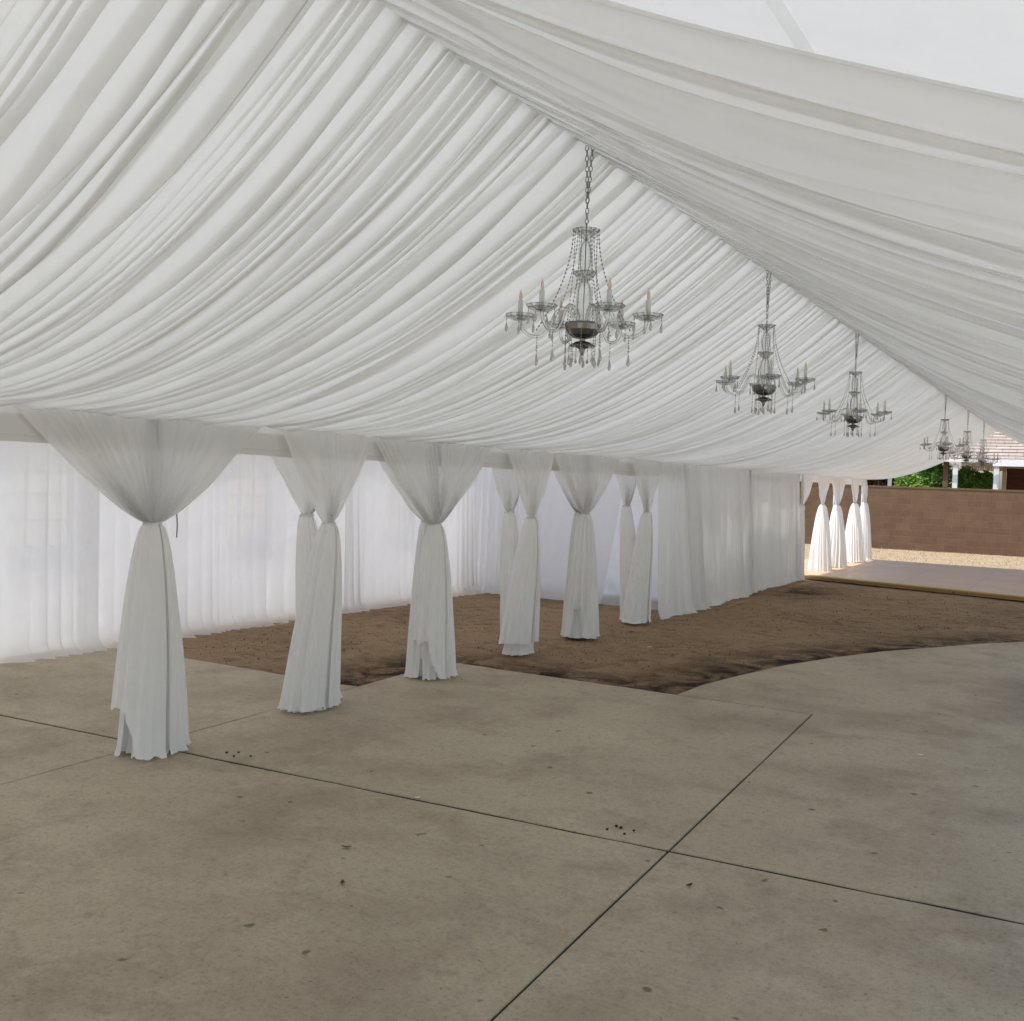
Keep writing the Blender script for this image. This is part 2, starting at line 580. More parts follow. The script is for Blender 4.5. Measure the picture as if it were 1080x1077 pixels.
def smooth_noise(x, seed, octaves=3, period=1.0):
    """1-D value noise, vectorised"""
    r = np.random.RandomState(seed)
    tab = r.uniform(-1, 1, 4096)
    out = np.zeros_like(x, dtype=float)
    amp, fq, tot = 1.0, 1.0 / period, 0
    for k in range(octaves):
        xx = x * fq + 37.3 * k + 1000
        i = np.floor(xx).astype(int)
        f = xx - i
        f = f * f * (3 - 2 * f)
        out += amp * (tab[i % 4096] * (1 - f) + tab[(i + 1) % 4096] * f)
        tot += amp
        amp *= 0.5; fq *= 2.03
    return out / tot

# ------------------------------------------------------------------ layout constants (metres)
XL, XR, XG = -4.96, 0.84, -2.06       # left eave, right eave, ridge
ZE, ZG = 2.06, 3.30
LEGS = [-1.75, 1.30, 4.35, 7.40, 10.42, 13.50, 16.70, 19.95, 23.12, 26.2]

# ================================================================== GROUND
def dirt_ground():
    xs = np.concatenate([np.linspace(-300, -10, 40)[:-1], np.arange(-10, 5, 0.11), np.linspace(5, 200, 40)])
    ys = np.concatenate([np.linspace(-60, 4, 30)[:-1], np.arange(4, 34, 0.11), np.linspace(34, 150, 45)])
    X, Y = np.meshgrid(xs, ys, indexing='ij')
    rs = np.random.RandomState(3)
    Z = np.zeros_like(X)
    for k in range(26):
        fx, fy = rs.normal(0, 1, 2) * (1.2 + k * 0.45)
        ph = rs.uniform(0, 6.28)
        Z += np.sin(X * fx + Y * fy + ph) / (1.5 + k * 0.5)
    Z = Z * 0.0045 - 0.022
    near = (X > -10) & (X < 5) & (Y > 4) & (Y < 34)
    Z[near] += rs.uniform(-0.005, 0.005, near.sum())
    Z[~near] = -0.022
    Z = np.minimum(Z, -0.008)
    ax_ = np.interp(Y, [8.15, 9.37, 10.25, 11.07, 11.84, 12.52, 13.34, 14.15, 15.0, 15.6], [-2.9, -2.82, -2.61, -2.32, -1.98, -1.58, -1.1, -0.5, 0.6, 2.5])
    under = (Y < 6.6) | ((X > -5.2) & (Y < 8.05)) | ((Y < 15.5) & (X > ax_ + 0.2))
    Z[under] = -0.07
    P = np.stack([X, Y, Z], -1)
    me = grid_mesh('dirt_ground', P)
    # damp soil beside the curved slab edge, straw beyond the dance floor
    arc = np.array([(-5.3, 6.9), (-5.29, 8.0), (-4.2, 8.15), (-2.98, 8.2), (-2.9, 9.0), (-2.7, 10.0), (-2.32, 11.07), (-1.6, 12.5), (-0.7, 14.0)])
    D = np.full(X.shape, 9.0)
    for (ax, ay), (bx, by), wgt in [(arc[i], arc[i + 1], 1.0) for i in range(len(arc) - 1)]:
        dx, dy = bx - ax, by - ay
        t = np.clip(((X - ax) * dx + (Y - ay) * dy) / (dx * dx + dy * dy), 0, 1)
        D = np.minimum(D, np.hypot(X - ax - t * dx, Y - ay - t * dy))
    damp = np.clip(1.15 - D / 0.85, 0, 1)
    blob = np.exp(-(((X + 4.35) / 0.55) ** 2 + ((Y - 17.9) / 1.0) ** 2))
    damp = np.clip(damp * 1.1 + blob * 0.9, 0, 1)
    wig = 0.25 * np.sin(X * 2.1) + 0.2 * np.sin(X * 5.3 + 1)
    straw = np.clip((Y - 26.3 - wig) / 0.5, 0, 1)
    straw = np.maximum(straw, np.clip((np.abs(X + 1.9) - 7.4) / 0.5, 0, 1))
    for nm, A in (('damp', damp), ('straw', straw)):
        at = me.attributes.new(nm, 'FLOAT', 'POINT')
        at.data.foreach_set('value', A.astype(np.float32).ravel())
    o = link('ground', me, M['dirt'])
    tag(o, kind='structure')

dirt_ground()


def slab(mb, poly, inset=0.0055, top=0.0, bot=-0.12, ch=0.004):
    """one concrete slab: polygon inset by half a joint, with a small chamfer"""
    pts = [Vector((p[0], p[1])) for p in poly]
    def off(ps, d):
        out = []
        m = len(ps)
        for i in range(m):
            a, b, c = ps[i - 1], ps[i], ps[(i + 1) % m]
            e1 = (b - a).normalized(); e2 = (c - b).normalized()
            n1 = Vector((-e1.y, e1.x)); n2 = Vector((-e2.y, e2.x))
            bis = (n1 + n2)
            bis = bis / max(0.3, bis.length_squared / 2) if bis.length > 1e-6 else n1
            out.append(b + bis * d)
        return out
    area = sum(pts[i - 1].x * pts[i].y - pts[i].x * pts[i - 1].y for i in range(len(pts)))
    if area < 0: pts.reverse()
    o1 = off(pts, inset); o2 = off(pts, inset + ch)
    m = len(pts)
    vs = [(p.x, p.y, bot) for p in o1] + [(p.x, p.y, top - ch) for p in o1] + [(p.x, p.y, top) for p in o2]
    fs = []
    for i in range(m):
        j = (i + 1) % m
        fs.append((i, j, m + j, m + i)); fs.append((m + i, m + j, 2 * m + j, 2 * m + i))
    fs.append(tuple(2 * m + i for i in range(m)))
    mb.add(vs, fs)

def Aline(x): return 4.43 + 0.0442 * (x + 6.53)
JS = 0.018
def Qline(y): return -5.09 - 0.0415 * (y - 3.46)
def Pline(y): return -1.63 - 0.0427 * (y - 2.90)
def wl(p, q, k=9, amp=0.007, sd=1):
    """slightly wandering edge from p to q"""
    r = random.Random(sd)
    out = []
    for i in range(k):
        t = i / k
        out.append((p[0] + (q[0] - p[0]) * t + (r.uniform(-amp, amp) if 0 < i else 0),
                    p[1] + (q[1] - p[1]) * t + (r.uniform(-amp, amp) if 0 < i else 0)))
    return out

qa = (Qline(4.5), Aline(-5.14)); pa = (Pline(4.65), Aline(-1.7))
q0 = (Qline(0.4), 0.4); p0 = (Pline(0.5), 0.5)
mb = MB()
rA = (2.6, 4.83); lA = (-9.2, Aline(-9.2))
dn_ = lambda P_: [(x_, y_ - JS) for x_, y_ in P_]
slab(mb, wl(q0, p0, 3, .002) + wl(p0, dn_([pa])[0], 9, .002, 5) + dn_(wl(pa, qa, 14, .006, 2) + [qa]))
slab(mb, wl(p0, (2.6, .7), 3, 0.002) + [(2.6, 0.7)] + dn_(wl(rA, pa, 16, .003, 3)) + wl(dn_([pa])[0], p0, 3, .002, 5))
slab(mb, [(-9.2, 0.3), q0] + dn_([qa, lA]))
slab(mb, [lA, qa, (Qline(6.74), 6.74), (-5.45, 6.71)] + wl((-5.45, 6.71), (-9.2, 6.76), 12, .012, 6))
q8 = (-5.29, 8.17); c0 = (-2.98, 8.15); c1 = (-1.855, 8.12)
slab(mb, wl(qa, pa, 12, .003, 2) + wl(pa, c1, 8, .002, 8) + [(c1[0], c1[1] - 0.014)] + wl((c0[0], c0[1] - 0.014), q8, 12, .010, 9) + wl(q8, qa, 9, .006, 10))
arc = [(-2.95, 8.7), (-2.82, 9.37), (-2.61, 10.25), (-2.32, 11.07), (-1.98, 11.84), (-1.58, 12.52)]
slab(mb, wl(pa, rA, 14, .006, 3) + [rA, (2.6, 13.6), (-0.64, 13.06), (-1.31, 12.84), (-1.45, 12.74)] + arc[::-1] + [c0, c1])
slab(mb, [(-1.45, 12.75), (-1.31, 12.85), (-0.64, 13.07), (2.6, 13.61), (2.6, 15.7), (2.5, 15.6), (0.6, 15.0), (-0.5, 14.15), (-1.1, 13.34)])
mb2 = [(-9.2, -6), (-5.0, -6), (-1.5, -6), (1.9, -6), (2.6, -6)]
slab(mb, [(-9.2, -6), (-4.95, -6), q0, (-9.2, 0.3)])
slab(mb, [(-4.95, -6), (-1.5, -6), p0, q0])
slab(mb, [(-1.5, -6), (2.6, -6), (2.6, 0.7), p0])
patio = mb.build('patio_concrete', M['concrete'])
tag(patio, kind='structure')

mb = MB()
for i in range(9):
    slab(mb, [(2.62, -6 + 4 * i), (18.0, -6 + 4 * i), (18.0, -2 + 4 * i), (2.62, -2 + 4 * i)], top=0.002)
tag(mb.build('bounce_slabs', M['bounce_concrete']), kind='structure')  # unseen slabs added outside the right eave to bounce light inward

jf = MB()
def strip(p, q, w, z=-0.007):
    a, b = Vector(p), Vector(q); d = b - a; c = (a + b) / 2
    jf.box((c.x, c.y, z - 0.02), (d.length, w, 0.04), math.atan2(d.y, d.x))
strip((-9.1, Aline(-9.1) - JS / 2), (2.58, Aline(2.58) - JS / 2), 0.05)
strip(p0, (Pline(8.1), 8.1), 0.03, -0.0085)
strip(q0, (Qline(6.7), 6.7), 0.03, -0.0095)
strip((-2.96, 8.137), (-1.86, 8.115), 0.025, -0.010)
strip((-1.38, 12.79), (-0.64, 13.065), 0.02, -0.010)
tag(jf.build('patio_joints', M['joint']), kind='structure')

# dance floor
df = empty('dance_floor', (-1.9, 23.3, 0))
tag(df, 'raised pinkish brown dance floor of square panels beyond the bare dirt', 'dance floor')
poly = [(-5.55, 20.62), (-4.99, 20.46), (-0.99, 19.31), (2.6, 18.3), (2.6, 26.2), (-5.6, 26.2)]
poly = [(-5.95, 20.45), (2.3, 20.05), (2.3, 26.35), (-5.95, 26.35)]
# the front edge runs slightly askew to the tent
poly = [(-6.0, 20.75), (2.3, 18.37), (2.6, 26.15), (-6.0, 26.55)]
vs = [(x + 1.9, y - 23.3, z) for z in (0.0, 0.08) for x, y in poly]
fs = [(3, 2, 1, 0), (4, 5, 6, 7)] + [(i, (i + 1) % 4, 4 + (i + 1) % 4, 4 + i) for i in range(4)]
MB().add(vs, fs).build('floor_panels', M['dance'], df)
tm = MB()
a, b = Vector((-6.0, 20.75)), Vector((2.3, 18.37))
d = (b - a); L = d.length; ang = math.atan2(d.y, d.x); c = (a + b) / 2
nrm = Vector((d.y, -d.x)).normalized()
tm.box((c.x + nrm.x * 0.02 + 1.9, c.y + nrm.y * 0.02 - 23.3, 0.062), (L, 0.035, 0.042), ang)
bevel(tm.build('edge_trim', M['yellow_trim'], df), 0.012)

# ================================================================== TENTS
def rafter_z(x):
    return ZG + 0.10 - (ZG - ZE) / 2.9 * abs(x - XG)

tent = empty('frame_tent', (XG, 11.4, 0))
tag(tent, 'large white gable frame tent whose roof covers the slab, dirt and dance floor', 'tent')
TO = (-XG, -11.4, 0)


def t_off(mb):
    mb.v = [(x + TO[0], y + TO[1], z) for x, y, z in mb.v]
    return mb

# canopy: two slopes and short eave skirts, slightly slack between rafters
def canopy(y0, y1, xs_prof, name, parent, off, slack=0.02, sd=1):
    ys = np.arange(y0, y1 + 0.01, 0.25)
    prof = np.array(xs_prof)
    tt = np.linspace(0, 1, 60)
    seg = np.concatenate([[0], np.cumsum(np.hypot(np.diff(prof[:, 0]), np.diff(prof[:, 1])))])
    s = np.unique(np.concatenate([tt * seg[-1], seg]))
    px = np.interp(s, seg, prof[:, 0]); pz = np.interp(s, seg, prof[:, 1])
    P = np.zeros((len(s), len(ys), 3))
    P[..., 0] = px[:, None]
    P[..., 1] = ys[None, :]
    bay = np.abs(np.sin((ys - 1.3) * math.pi / 3.04))
    hump = np.sin(np.clip(np.abs(px - prof[len(prof) // 2][0]) / 3.0, 0, 1) * math.pi)
    P[..., 2] = pz[:, None] - slack * hump[:, None] * bay[None, :] + 0.002 * smooth_noise(ys * 3, sd)[None, :]
    P += np.array(off)
    return link(name, grid_mesh(name, P), M['canopy'], parent)

canopy(-3.6, 26.6, [(XL - 0.06, ZE - 0.16), (XL - 0.05, ZE + 0.16), (XG, ZG + 0.155), (XR + 0.05, ZE + 0.16), (XR + 0.06, ZE - 0.16)], 'canopy', tent, TO)
for x in (XL - 0.03, XR):
    t_off(MB().tube([(x, -3.5, ZE + 0.06), (x, 26.4, ZE + 0.06)], 0.025)).build('eave_beam', M['alu'], tent, True)
t_off(MB().tube([(XG, -3.5, ZG + 0.10), (XG, 26.4, ZG + 0.10)], 0.025)).build('ridge_pole', M['alu'], tent, True)
for x in (-3.51, -0.68):
    zs_ = rafter_z(x) + 0.03
    t_off(MB().add([(x - 0.018, -3.5, zs_), (x + 0.018, -3.5, zs_), (x + 0.018, 26.4, zs_), (x - 0.018, 26.4, zs_)], [(0, 1, 2, 3)])).build('canopy_seam', M['seam'], tent)
raf = None
leg_m = None
for y in LEGS:
    mbr = MB().tube([(XL - 0.03, 0, ZE + 0.06), (XG, 0, ZG + 0.10), (XR, 0, ZE + 0.06)], 0.024)
    if raf is None:
        raf = mbr.mesh('rafter', True)
        leg_m = MB().tube([(0, 0, 0.012), (0, 0, ZE + 0.05)], 0.024).mesh('leg', True)
        base_m = MB().box((0, 0, 0.006), (0.17, 0.17, 0.012)).mesh('base_plate')
    link('rafter', raf, M['pole_white'], tent, (TO[0], y + TO[1], 0))
    for x in (XL - 0.05, XR):
        lg = link('leg', leg_m, M['alu'], tent, (x + TO[0], y + TO[1], 0.0 if y < 20 else 0.0))
        link('base_plate', base_m, M['steel'], lg, (0, 0, 0))

# valance strip along the left eave
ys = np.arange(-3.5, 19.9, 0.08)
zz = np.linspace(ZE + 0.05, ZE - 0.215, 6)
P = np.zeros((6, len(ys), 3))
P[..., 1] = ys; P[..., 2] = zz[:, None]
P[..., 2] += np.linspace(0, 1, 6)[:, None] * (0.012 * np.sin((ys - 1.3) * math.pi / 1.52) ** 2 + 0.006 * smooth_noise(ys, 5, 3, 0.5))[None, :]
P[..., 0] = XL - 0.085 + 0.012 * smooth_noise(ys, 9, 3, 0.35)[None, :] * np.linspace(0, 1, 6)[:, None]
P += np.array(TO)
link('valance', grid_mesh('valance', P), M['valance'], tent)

# lower side tent behind the row of tied drapes
XB = -8.42
YE = 13.62
side = empty('side_tent', (-6.8, 5.0, 0))
tag(side, 'narrow white side tent with vinyl walls and arched windows left of the tied drapes', 'tent')
SO = (6.8, -5.0, 0)
canopy(-3.6, YE + 0.05, [(-5.035, ZE + 0.05), (-5.045, ZE + 0.10), (-6.8, ZE + 0.75), (XB - 0.04, ZE + 0.11), (XB - 0.06, ZE - 0.12)], 'canopy', side, SO, 0.012, 4)
for y in [l for l in LEGS if l < 14]:
    for x in (-5.10, XB + 0.05):
        lg = link('leg', leg_m, M['alu'], side, (x + SO[0], y + 0.07 + SO[1], 0))
        link('base_plate', base_m, M['steel'], lg)

# vinyl sidewall panels with cathedral windows
def wall_panel(y0, y1, x, wins, name='sidewall', rnd=1):
    """grid panel at constant x with rectangular-with-arch openings left out"""
    nY = int((y1 - y0) / 0.03); nZ = 74
    ys = np.linspace(y0, y1, nY + 1); zs = np.linspace(0.01, 2.15, nZ + 1)
    Yg, Zg = np.meshgrid(ys, zs, indexing='ij')
    Xg = x + 0.03 * smooth_noise((Yg * 1.3 + Zg * 0.4).ravel(), rnd, 3, 0.8).reshape(Yg.shape) * np.minimum(1, Zg)
    Xg += 0.006 * smooth_noise((Yg * 0.8 - Zg * 2.4).ravel(), rnd + 3, 3, 0.25).reshape(Yg.shape)
    P = np.stack([Xg, Yg, Zg], -1) + np.array(SO)
    idx = np.arange(P.shape[0] * P.shape[1]).reshape(P.shape[:2])
    q = np.stack([idx[:-1, :-1], idx[:-1, 1:], idx[1:, 1:], idx[1:, :-1]], -1)
    cy = (ys[:-1] + ys[1:]) / 2; cz = (zs[:-1] + zs[1:]) / 2
    CY, CZ = np.meshgrid(cy, cz, indexing='ij')
    hole = np.zeros(CY.shape, bool)
    for wc in wins:
        u = (CY - wc) / 0.33
        top = 1.62 + 0.24 * np.sqrt(np.clip(1 - u * u, 0, 1))
        hole |= (np.abs(u) < 1) & (CZ > 0.98) & (CZ < top)
    me = mesh_np(name, P.reshape(-1, 3), q[~hole].reshape(-1, 4))
    w = link(name, me, M['sidewall'], side)
    for wc in wins:
        wi = MB()
        X0 = x - 0.035
        arcp = [(X0, wc + 0.335 * math.cos(t), 1.62 + 0.24 * math.sin(t)) for t in np.linspace(0, math.pi, 15)]
        pts = [(X0, wc + 0.335, 0.975)] + arcp + [(X0, wc - 0.335, 0.975), (X0, wc + 0.335, 0.975)]
        wi.tube([(a + SO[0], b_ + SO[1], c_) for a, b_, c_ in pts], 0.016, 6)
        for dy in (-0.11, 0.11):
            wi.box((X0 + SO[0], wc + dy + SO[1], 1.41), (0.014, 0.022, 0.86))
        for dz in (1.22, 1.46, 1.66):
            wi.box((X0 + SO[0], wc + SO[1], dz), (0.012, 0.65, 0.022))
        wobj = wi.build('window', M['muntin'], w)
        pv = [(X0 - 0.012 + SO[0], wc + SO[1], 1.3)] + [(p[0] - 0.012 + SO[0], p[1] + SO[1], p[2]) for p in pts[:-1]]
        m_ = len(pv) - 1
        MB().add(pv, [(0, 1 + i, 1 + (i + 1) % m_) for i in range(m_)]).build('window_pane', M['pane'], wobj)

wall_panel(-3.5, 4.30, XB, [0.0, 3.0], rnd=2)
wall_panel(4.34, 7.38, XB, [6.05], rnd=5)
wall_panel(7.42, 10.4, XB, [8.72], rnd=9)
wall_panel(10.44, YE, XB, [11.6], rnd=12)
# end wall of the side tent, loose wrinkled vinyl
nX, nZ = 110, 80
xs = np.linspace(XB, -5.2, nX); zs = np.linspace(0.0, 2.55, nZ)
Xg, Zg = np.meshgrid(xs, zs, indexing='ij')
lim = ZE + 0.1 + 0.64 * (1 - np.abs(Xg + 6.8) / 1.65)
Zg = Zg / 2.55 * np.clip(lim, 2.1, 2.75)
Yg = YE + 0.035 * smooth_noise((Xg * 1.5 + Zg * 1.1).ravel(), 21, 4, 0.6).reshape(Xg.shape) \
    + 0.02 * smooth_noise((Zg * 3.5 + Xg * 0.9).ravel(), 25, 3, 0.5).reshape(Xg.shape)
Yg -= 0.16 * np.clip(0.12 - Zg, 0, 0.12) / 0.12 * (1 + 0.3 * smooth_noise(Xg.ravel(), 8, 3, 0.3).reshape(Xg.shape))
link('end_wall', grid_mesh('end_wall', np.stack([Xg, Yg, Zg], -1) + np.array(SO)), M['sidewall'], side)

# ================================================================== CEILING DRAPES
def liner(name, side_, y0, y1, sag, seed, wmin, wmax):
    r = np.random.RandomState(seed)
    w = []
    tot = 0
    while tot < y1 - y0:
        k = r.rand()
        k1, k2 = (0.13, 0.50) if side_ < 0 else (0.34, 0.84)
        if k < k1: x = r.uniform(0.6, 1.0) * wmax
        elif k < k2: x = r.uniform(0.25, 0.6) * wmax
        else: x = r.uniform(wmin, 0.25 * wmax)
        w.append(x); tot += x
    w = np.array(w) * (y1 - y0) / tot
    n_ = len(w)
    K, T = 14, 54
    t = np.linspace(0, 1, T)
    start = y0 + np.concatenate([[0], np.cumsum(w)])           # n+1
    wl_ = np.concatenate([[w[0]], np.minimum(w[1:], w[:-1]), [w[-1]]])
    tab = r.uniform(-1, 1, (n_ + 1, 6))
    tk = np.linspace(0, 1, 6)
    wander = np.stack([np.interp(t, tk, row) for row in tab])
    ker = np.array([1, 3, 5, 3, 1]) / 13.0
    wander = np.stack([np.convolve(np.pad(row, 2, 'edge'), ker, 'valid') for row in wander])
    st = start[:, None] + 0.42 * wl_[:, None] * wander
    # slow common drift, so folds lean together
    drift = 0.045 * np.sin(start[:, None] * 0.9 + 2.4 * t[None, :] + seed) * np.sin(math.pi * t)[None, :] * np.clip((start[:, None] - y0) / 1.5, 0, 1)
    st = st + drift
    ws = st[1:] - st[:-1]                                        # n x T
    tab = r.uniform(0.0, 1.0, (n_, 5))
    amp = np.stack([np.interp(t, np.linspace(0, 1, 5), row) for row in tab])
    ov = np.minimum(ws * (0.14 + 0.62 * amp), 0.085)
    belly = 0.12 + 0.88 * np.sin(math.pi * t) if side_ > 0 else 0.30 + 0.70 * np.sin(math.pi * t)
    dd = ((0.08 + 0.17 * r.rand(n_)) * (0.8 if side_ > 0 else 1.0))[:, None] * ws * belly[None, :]
    e = (0.06 + 0.10 * r.rand(n_))[:, None] * np.minimum(ws, 0.14) * (1.0 if side_ < 0 else -1.0)
    p = np.arange(K) / K
    pp = p[None, :, None]
    Y = st[:-1, None, :] + ws[:, None, :] * pp - ov[:, None, :] * np.sin(2 * np.pi * pp)
    dn = -dd[:, None, :] * (1 - np.cos(2 * np.pi * pp)) / 2 + e[:, None, :] * np.sin(2 * np.pi * pp)
    dn += 0.004 * np.sin(pp * 2 * np.pi * 3 + start[:-1, None, None] * 9) * np.minimum(1, ws[:, None, :] / 0.12)
    if side_ > 0: dn = dn * (0.3 + 0.7 * np.clip(t / 0.25, 0, 1))[None, None, :]
    Y = Y.reshape(n_ * K, T); dn = dn.reshape(n_ * K, T)
    ysr = np.repeat(start[:-1], K) + np.tile(p, n_) * np.repeat(w, K)
    bay = 0.5 - 0.5 * np.cos((ysr - LEGS[1]) * 2 * math.pi / 3.04)
    sg = sag * (1 + 0.10 * smooth_noise(ysr, seed + 5, 3, 1.1) + 0.10 * bay)
    tt = t[None, :]
    x = XG + side_ * 2.9 * tt + (side_ * 0.012 if side_ < 0 else -0.07 * (1 - tt) ** 8)
    if side_ < 0: x = x + 0.0
    z = ZG - (ZG - ZE) * tt - 4 * sg[:, None] * tt * (1 - tt)
    # little scallops where the hem is tied to the ridge and eave poles
    z -= (0.014 * np.abs(np.sin(ysr * math.pi / 0.31)))[:, None] * np.exp(-((1 - tt) / 0.03) ** 2)
    P = np.stack([np.broadcast_to(x, Y.shape), Y, z + dn], -1)
    me = grid_mesh(name, P)
    o = link(name, me, M['liner'])
    return o

o = liner('ceiling_drape', -1, -0.6, 26.35, 0.285, 11, 0.022, 0.165)
tag(o, 'white pleated fabric swagged under the left roof slope from ridge down to the tied drapes', 'ceiling drape', 'pleated ceiling fabric')
o = liner('ceiling_drape', 1, 1.73, 26.35, 0.155, 23, 0.06, 0.36)
tag(o, 'white pleated fabric swagged under the right roof slope, its near edge baring the canopy', 'ceiling drape', 'pleated ceiling fabric')

# ================================================================== TIED DRAPES
def pleat_fn(s, seed, npl):
    """sharp-ish random pleats in [-1,1] for s in [-1,1]"""
    r = np.random.RandomState(seed)
    u = (s + 1) / 2 * npl
    ph = u + 0.55 * np.sin(u * 0.9 + r.uniform(0, 6)) + 0.9 * np.sin(u * 0.37 + r.uniform(0, 6))
    a = 0.55 + 0.75 * smooth_noise(u, seed + 1, 2, 2.3)
    return a * np.sin(2 * math.pi * ph), a * np.cos(2 * math.pi * ph)


def swag(wl_, wr_, ztop, zk, seed, npl, expo, xoff=0.0, s0=-1.0, s1=1.0):
    nS, nH = max(40, int(npl * 11 * (s1 - s0) / 2)), 44
    s = np.linspace(s0, s1, nS)
    h = np.linspace(1, 0, nH)                     # 1 top, 0 knot
    a, b = pleat_fn(s, seed, npl)
    W = np.where(s < 0, wl_, wr_)
    He = (ztop - zk)
    ex = expo + (1 - expo) * 0.3 * (1 - np.abs(s))
    sp = h[None, :] ** ex[:, None]
    y = (s * W)[:, None] * np.maximum(sp, 0.0) + np.sign(s)[:, None] * 0.0
    y = y * 0.965 + (s[:, None] * 0.035)
    ampx = 0.006 + 0.024 * (1 - h) ** 1.6
    x = xoff + a[:, None] * ampx[None, :]
    y = y + b[:, None] * (0.35 * ampx)[None, :] * (0.25 + sp)
    # fabric bellies a little out of the eave plane between top and knot
    x = x + 0.035 * np.sin(math.pi * h)[None, :] * (1 - np.abs(s))[:, None]
    z = zk + He * h[None, :] + 0 * y
    # hem dips between clips along the top
    z = z - 0.010 * (np.abs(np.sin(s * 9))[:, None]) * (h[None, :] ** 8)
    # free edges of the cloth sag a little below the knot line
    x = x + 0.02 * smooth_noise((s[:, None] * 2 + h[None, :] * 1.5).ravel(), seed + 9, 2, 0.5).reshape(x.shape) * np.sin(math.pi * h)[None, :]
    return np.stack([x, y, z], -1)


def tail(zk, rx, ry, seed, npl, hem, x0=0.0, y0=0.0, shx=0.0, shy=0.0, open_=0.06, r0=0.042, fl=0.02, ex=0.48):
    """closed hanging bundle below the tie; hem = fn(phi) giving hem height"""
    nS, nH = int(npl * 12), 46
    ph = np.linspace(open_, 2 * math.pi - open_, nS)
    k = np.linspace(0, 1, nH)
    a, b = pleat_fn(ph / math.pi - 1, seed, npl)
    hm = hem(ph)
    z = zk - (zk - hm)[:, None] * k[None, :]
    d = (zk - z) / zk
    gx = r0 + (rx - r0) * d ** ex
    gy = r0 + (ry - r0) * d ** ex
    am = 0.10 + 0.12 * d
    am = am * (1 + 0.25 * smooth_noise((ph[:, None] * 3 + d * 2.5).ravel(), seed + 4, 2, 0.8).reshape(d.shape))
    rr = 1 + a[:, None] * am + (0.028 * np.sin(ph * 23 + 2.0 * np.sin(ph * 1.7 + seed))[:, None] + 0.010 * np.sin(ph * 53 + 2 * seed)[:, None]) * (0.4 + d)
    foot = np.clip((0.07 - z) / 0.07, 0, 1) ** 2
    rr = rr + foot * fl * 5
    pa = ph[:, None] + 0.05 * b[:, None] + 0.05 * np.sin(d * 5 + seed)
    x = x0 + shx * d + gx * rr * np.cos(pa)
    y = y0 + shy * d + gy * rr * np.sin(pa)
    z = z + 0.004
    return np.stack([x, y, z], -1)


def hemf(h0, amp, seed, lift=None):
    def f(ph):
        v = h0 + 1.3 * amp * np.abs(smooth_noise(ph, seed, 2, 1.1))
        if lift:
            c_, w_, hh_ = lift
            dph = np.abs((ph - c_ + math.pi) % (2 * math.pi) - math.pi)
            v = np.maximum(v, h0 + hh_ * np.clip((w_ - dph) / (w_ * 0.35), 0, 1) - 0.02 * np.cos(ph * 9))
        return v
    return f


def tied_drape(x, y, label, wl_=0.95, wr_=0.95, zk=1.40, ztop=ZE + 0.005, seed=1, npl=20, expo=0.75, rx=0.17, ry=0.235,
               hem0=0.0, lift=None, inner=True, inner_lift=None, base=0.0, split=True, group='tied drapes along the left eave',
               shx=0.0, shy=0.0, cat='drape', kx=0.0):
    o = empty('tied_drape', (x, y, base))
    tag(o, label, cat, group)
    zk -= base; ztop -= base
    if split:      # two panels meet at the leg
        for s0, s1, dx in ((-1.0, -0.005, 0.0), (0.005, 1.0, 0.006)):
            link('upper_swag', grid_mesh('upper_swag', swag(wl_, wr_, ztop, zk, seed + (0 if s0 < 0 else 50), npl, expo, kx + dx, s0, s1)), M['drape'], o)
    else:
        link('upper_swag', grid_mesh('upper_swag', swag(wl_, wr_, ztop, zk, seed, npl, expo, kx)), M['drape'], o)
    if inner:
        link('lower_tail', grid_mesh('lower_tail', tail(zk, rx * 0.70, ry * 0.70, seed + 7, 9, hemf(0.0, 0.012, seed + 2, inner_lift), kx, 0, shx, shy, r0=0.034)), M['tail'], o)
    link('lower_tail', grid_mesh('lower_tail', tail(zk, rx, ry, seed + 3, 14, hemf(hem0, 0.03, seed, lift), kx, 0, shx, shy)), M['tail'], o)
    tb = MB()
    pts = [(kx + 0.042 * math.cos(t), 0.050 * math.sin(t), zk + 0.006 * math.sin(3 * t)) for t in np.linspace(0, 2 * math.pi, 20)]
    tb.tube(pts, 0.011, 6, False)
    tb.tube([(kx + 0.045, 0.01, zk), (kx + 0.06, 0.03, zk - 0.05), (kx + 0.055, 0.035, zk - 0.11)], [0.008, 0.007, 0.003], 6)
    tb.build('tie_band', M['drape'], o, True)
    return o

XF, XK = XL + 0.02, XL - 0.25
# front row, nearest first
tied_drape(XF, 4.36, 'nearest white drape, tied round the tent leg on the slab joint crossing', seed=3,
           wl_=0.95, wr_=0.92, zk=1.405, rx=0.185, ry=0.24, lift=(4.25, 1.2, 0.30), inner_lift=(4.75, 0.30, 0.34), npl=22, kx=-0.045)
tied_drape(XF, 5.96, 'narrow white drape tied mid span, tail on the slab joint between two leg drapes', seed=17,
           wl_=0.52, wr_=0.52, zk=1.375, split=False, npl=11, expo=0.80, rx=0.17, ry=0.24, inner=True, hem0=0.015, shy=-0.09, shx=-0.06)
tied_drape(XF, 7.42, 'white drape on the leg at the slab corner, its hem lifted on one side', seed=29,
           wl_=0.93, wr_=0.93, zk=1.34, rx=0.17, ry=0.25, lift=(4.4, 1.5, 0.33), inner_lift=(4.8, 0.2, 0.2), npl=20, kx=-0.03)
tied_drape(XF, 9.10, 'narrow white drape tied mid span, uneven hem hanging above the bare dirt', seed=41,
           wl_=0.52, wr_=0.50, zk=1.365, split=False, npl=11, expo=0.80, rx=0.17, ry=0.25, hem0=0.09, shy=-0.08, shx=-0.06)
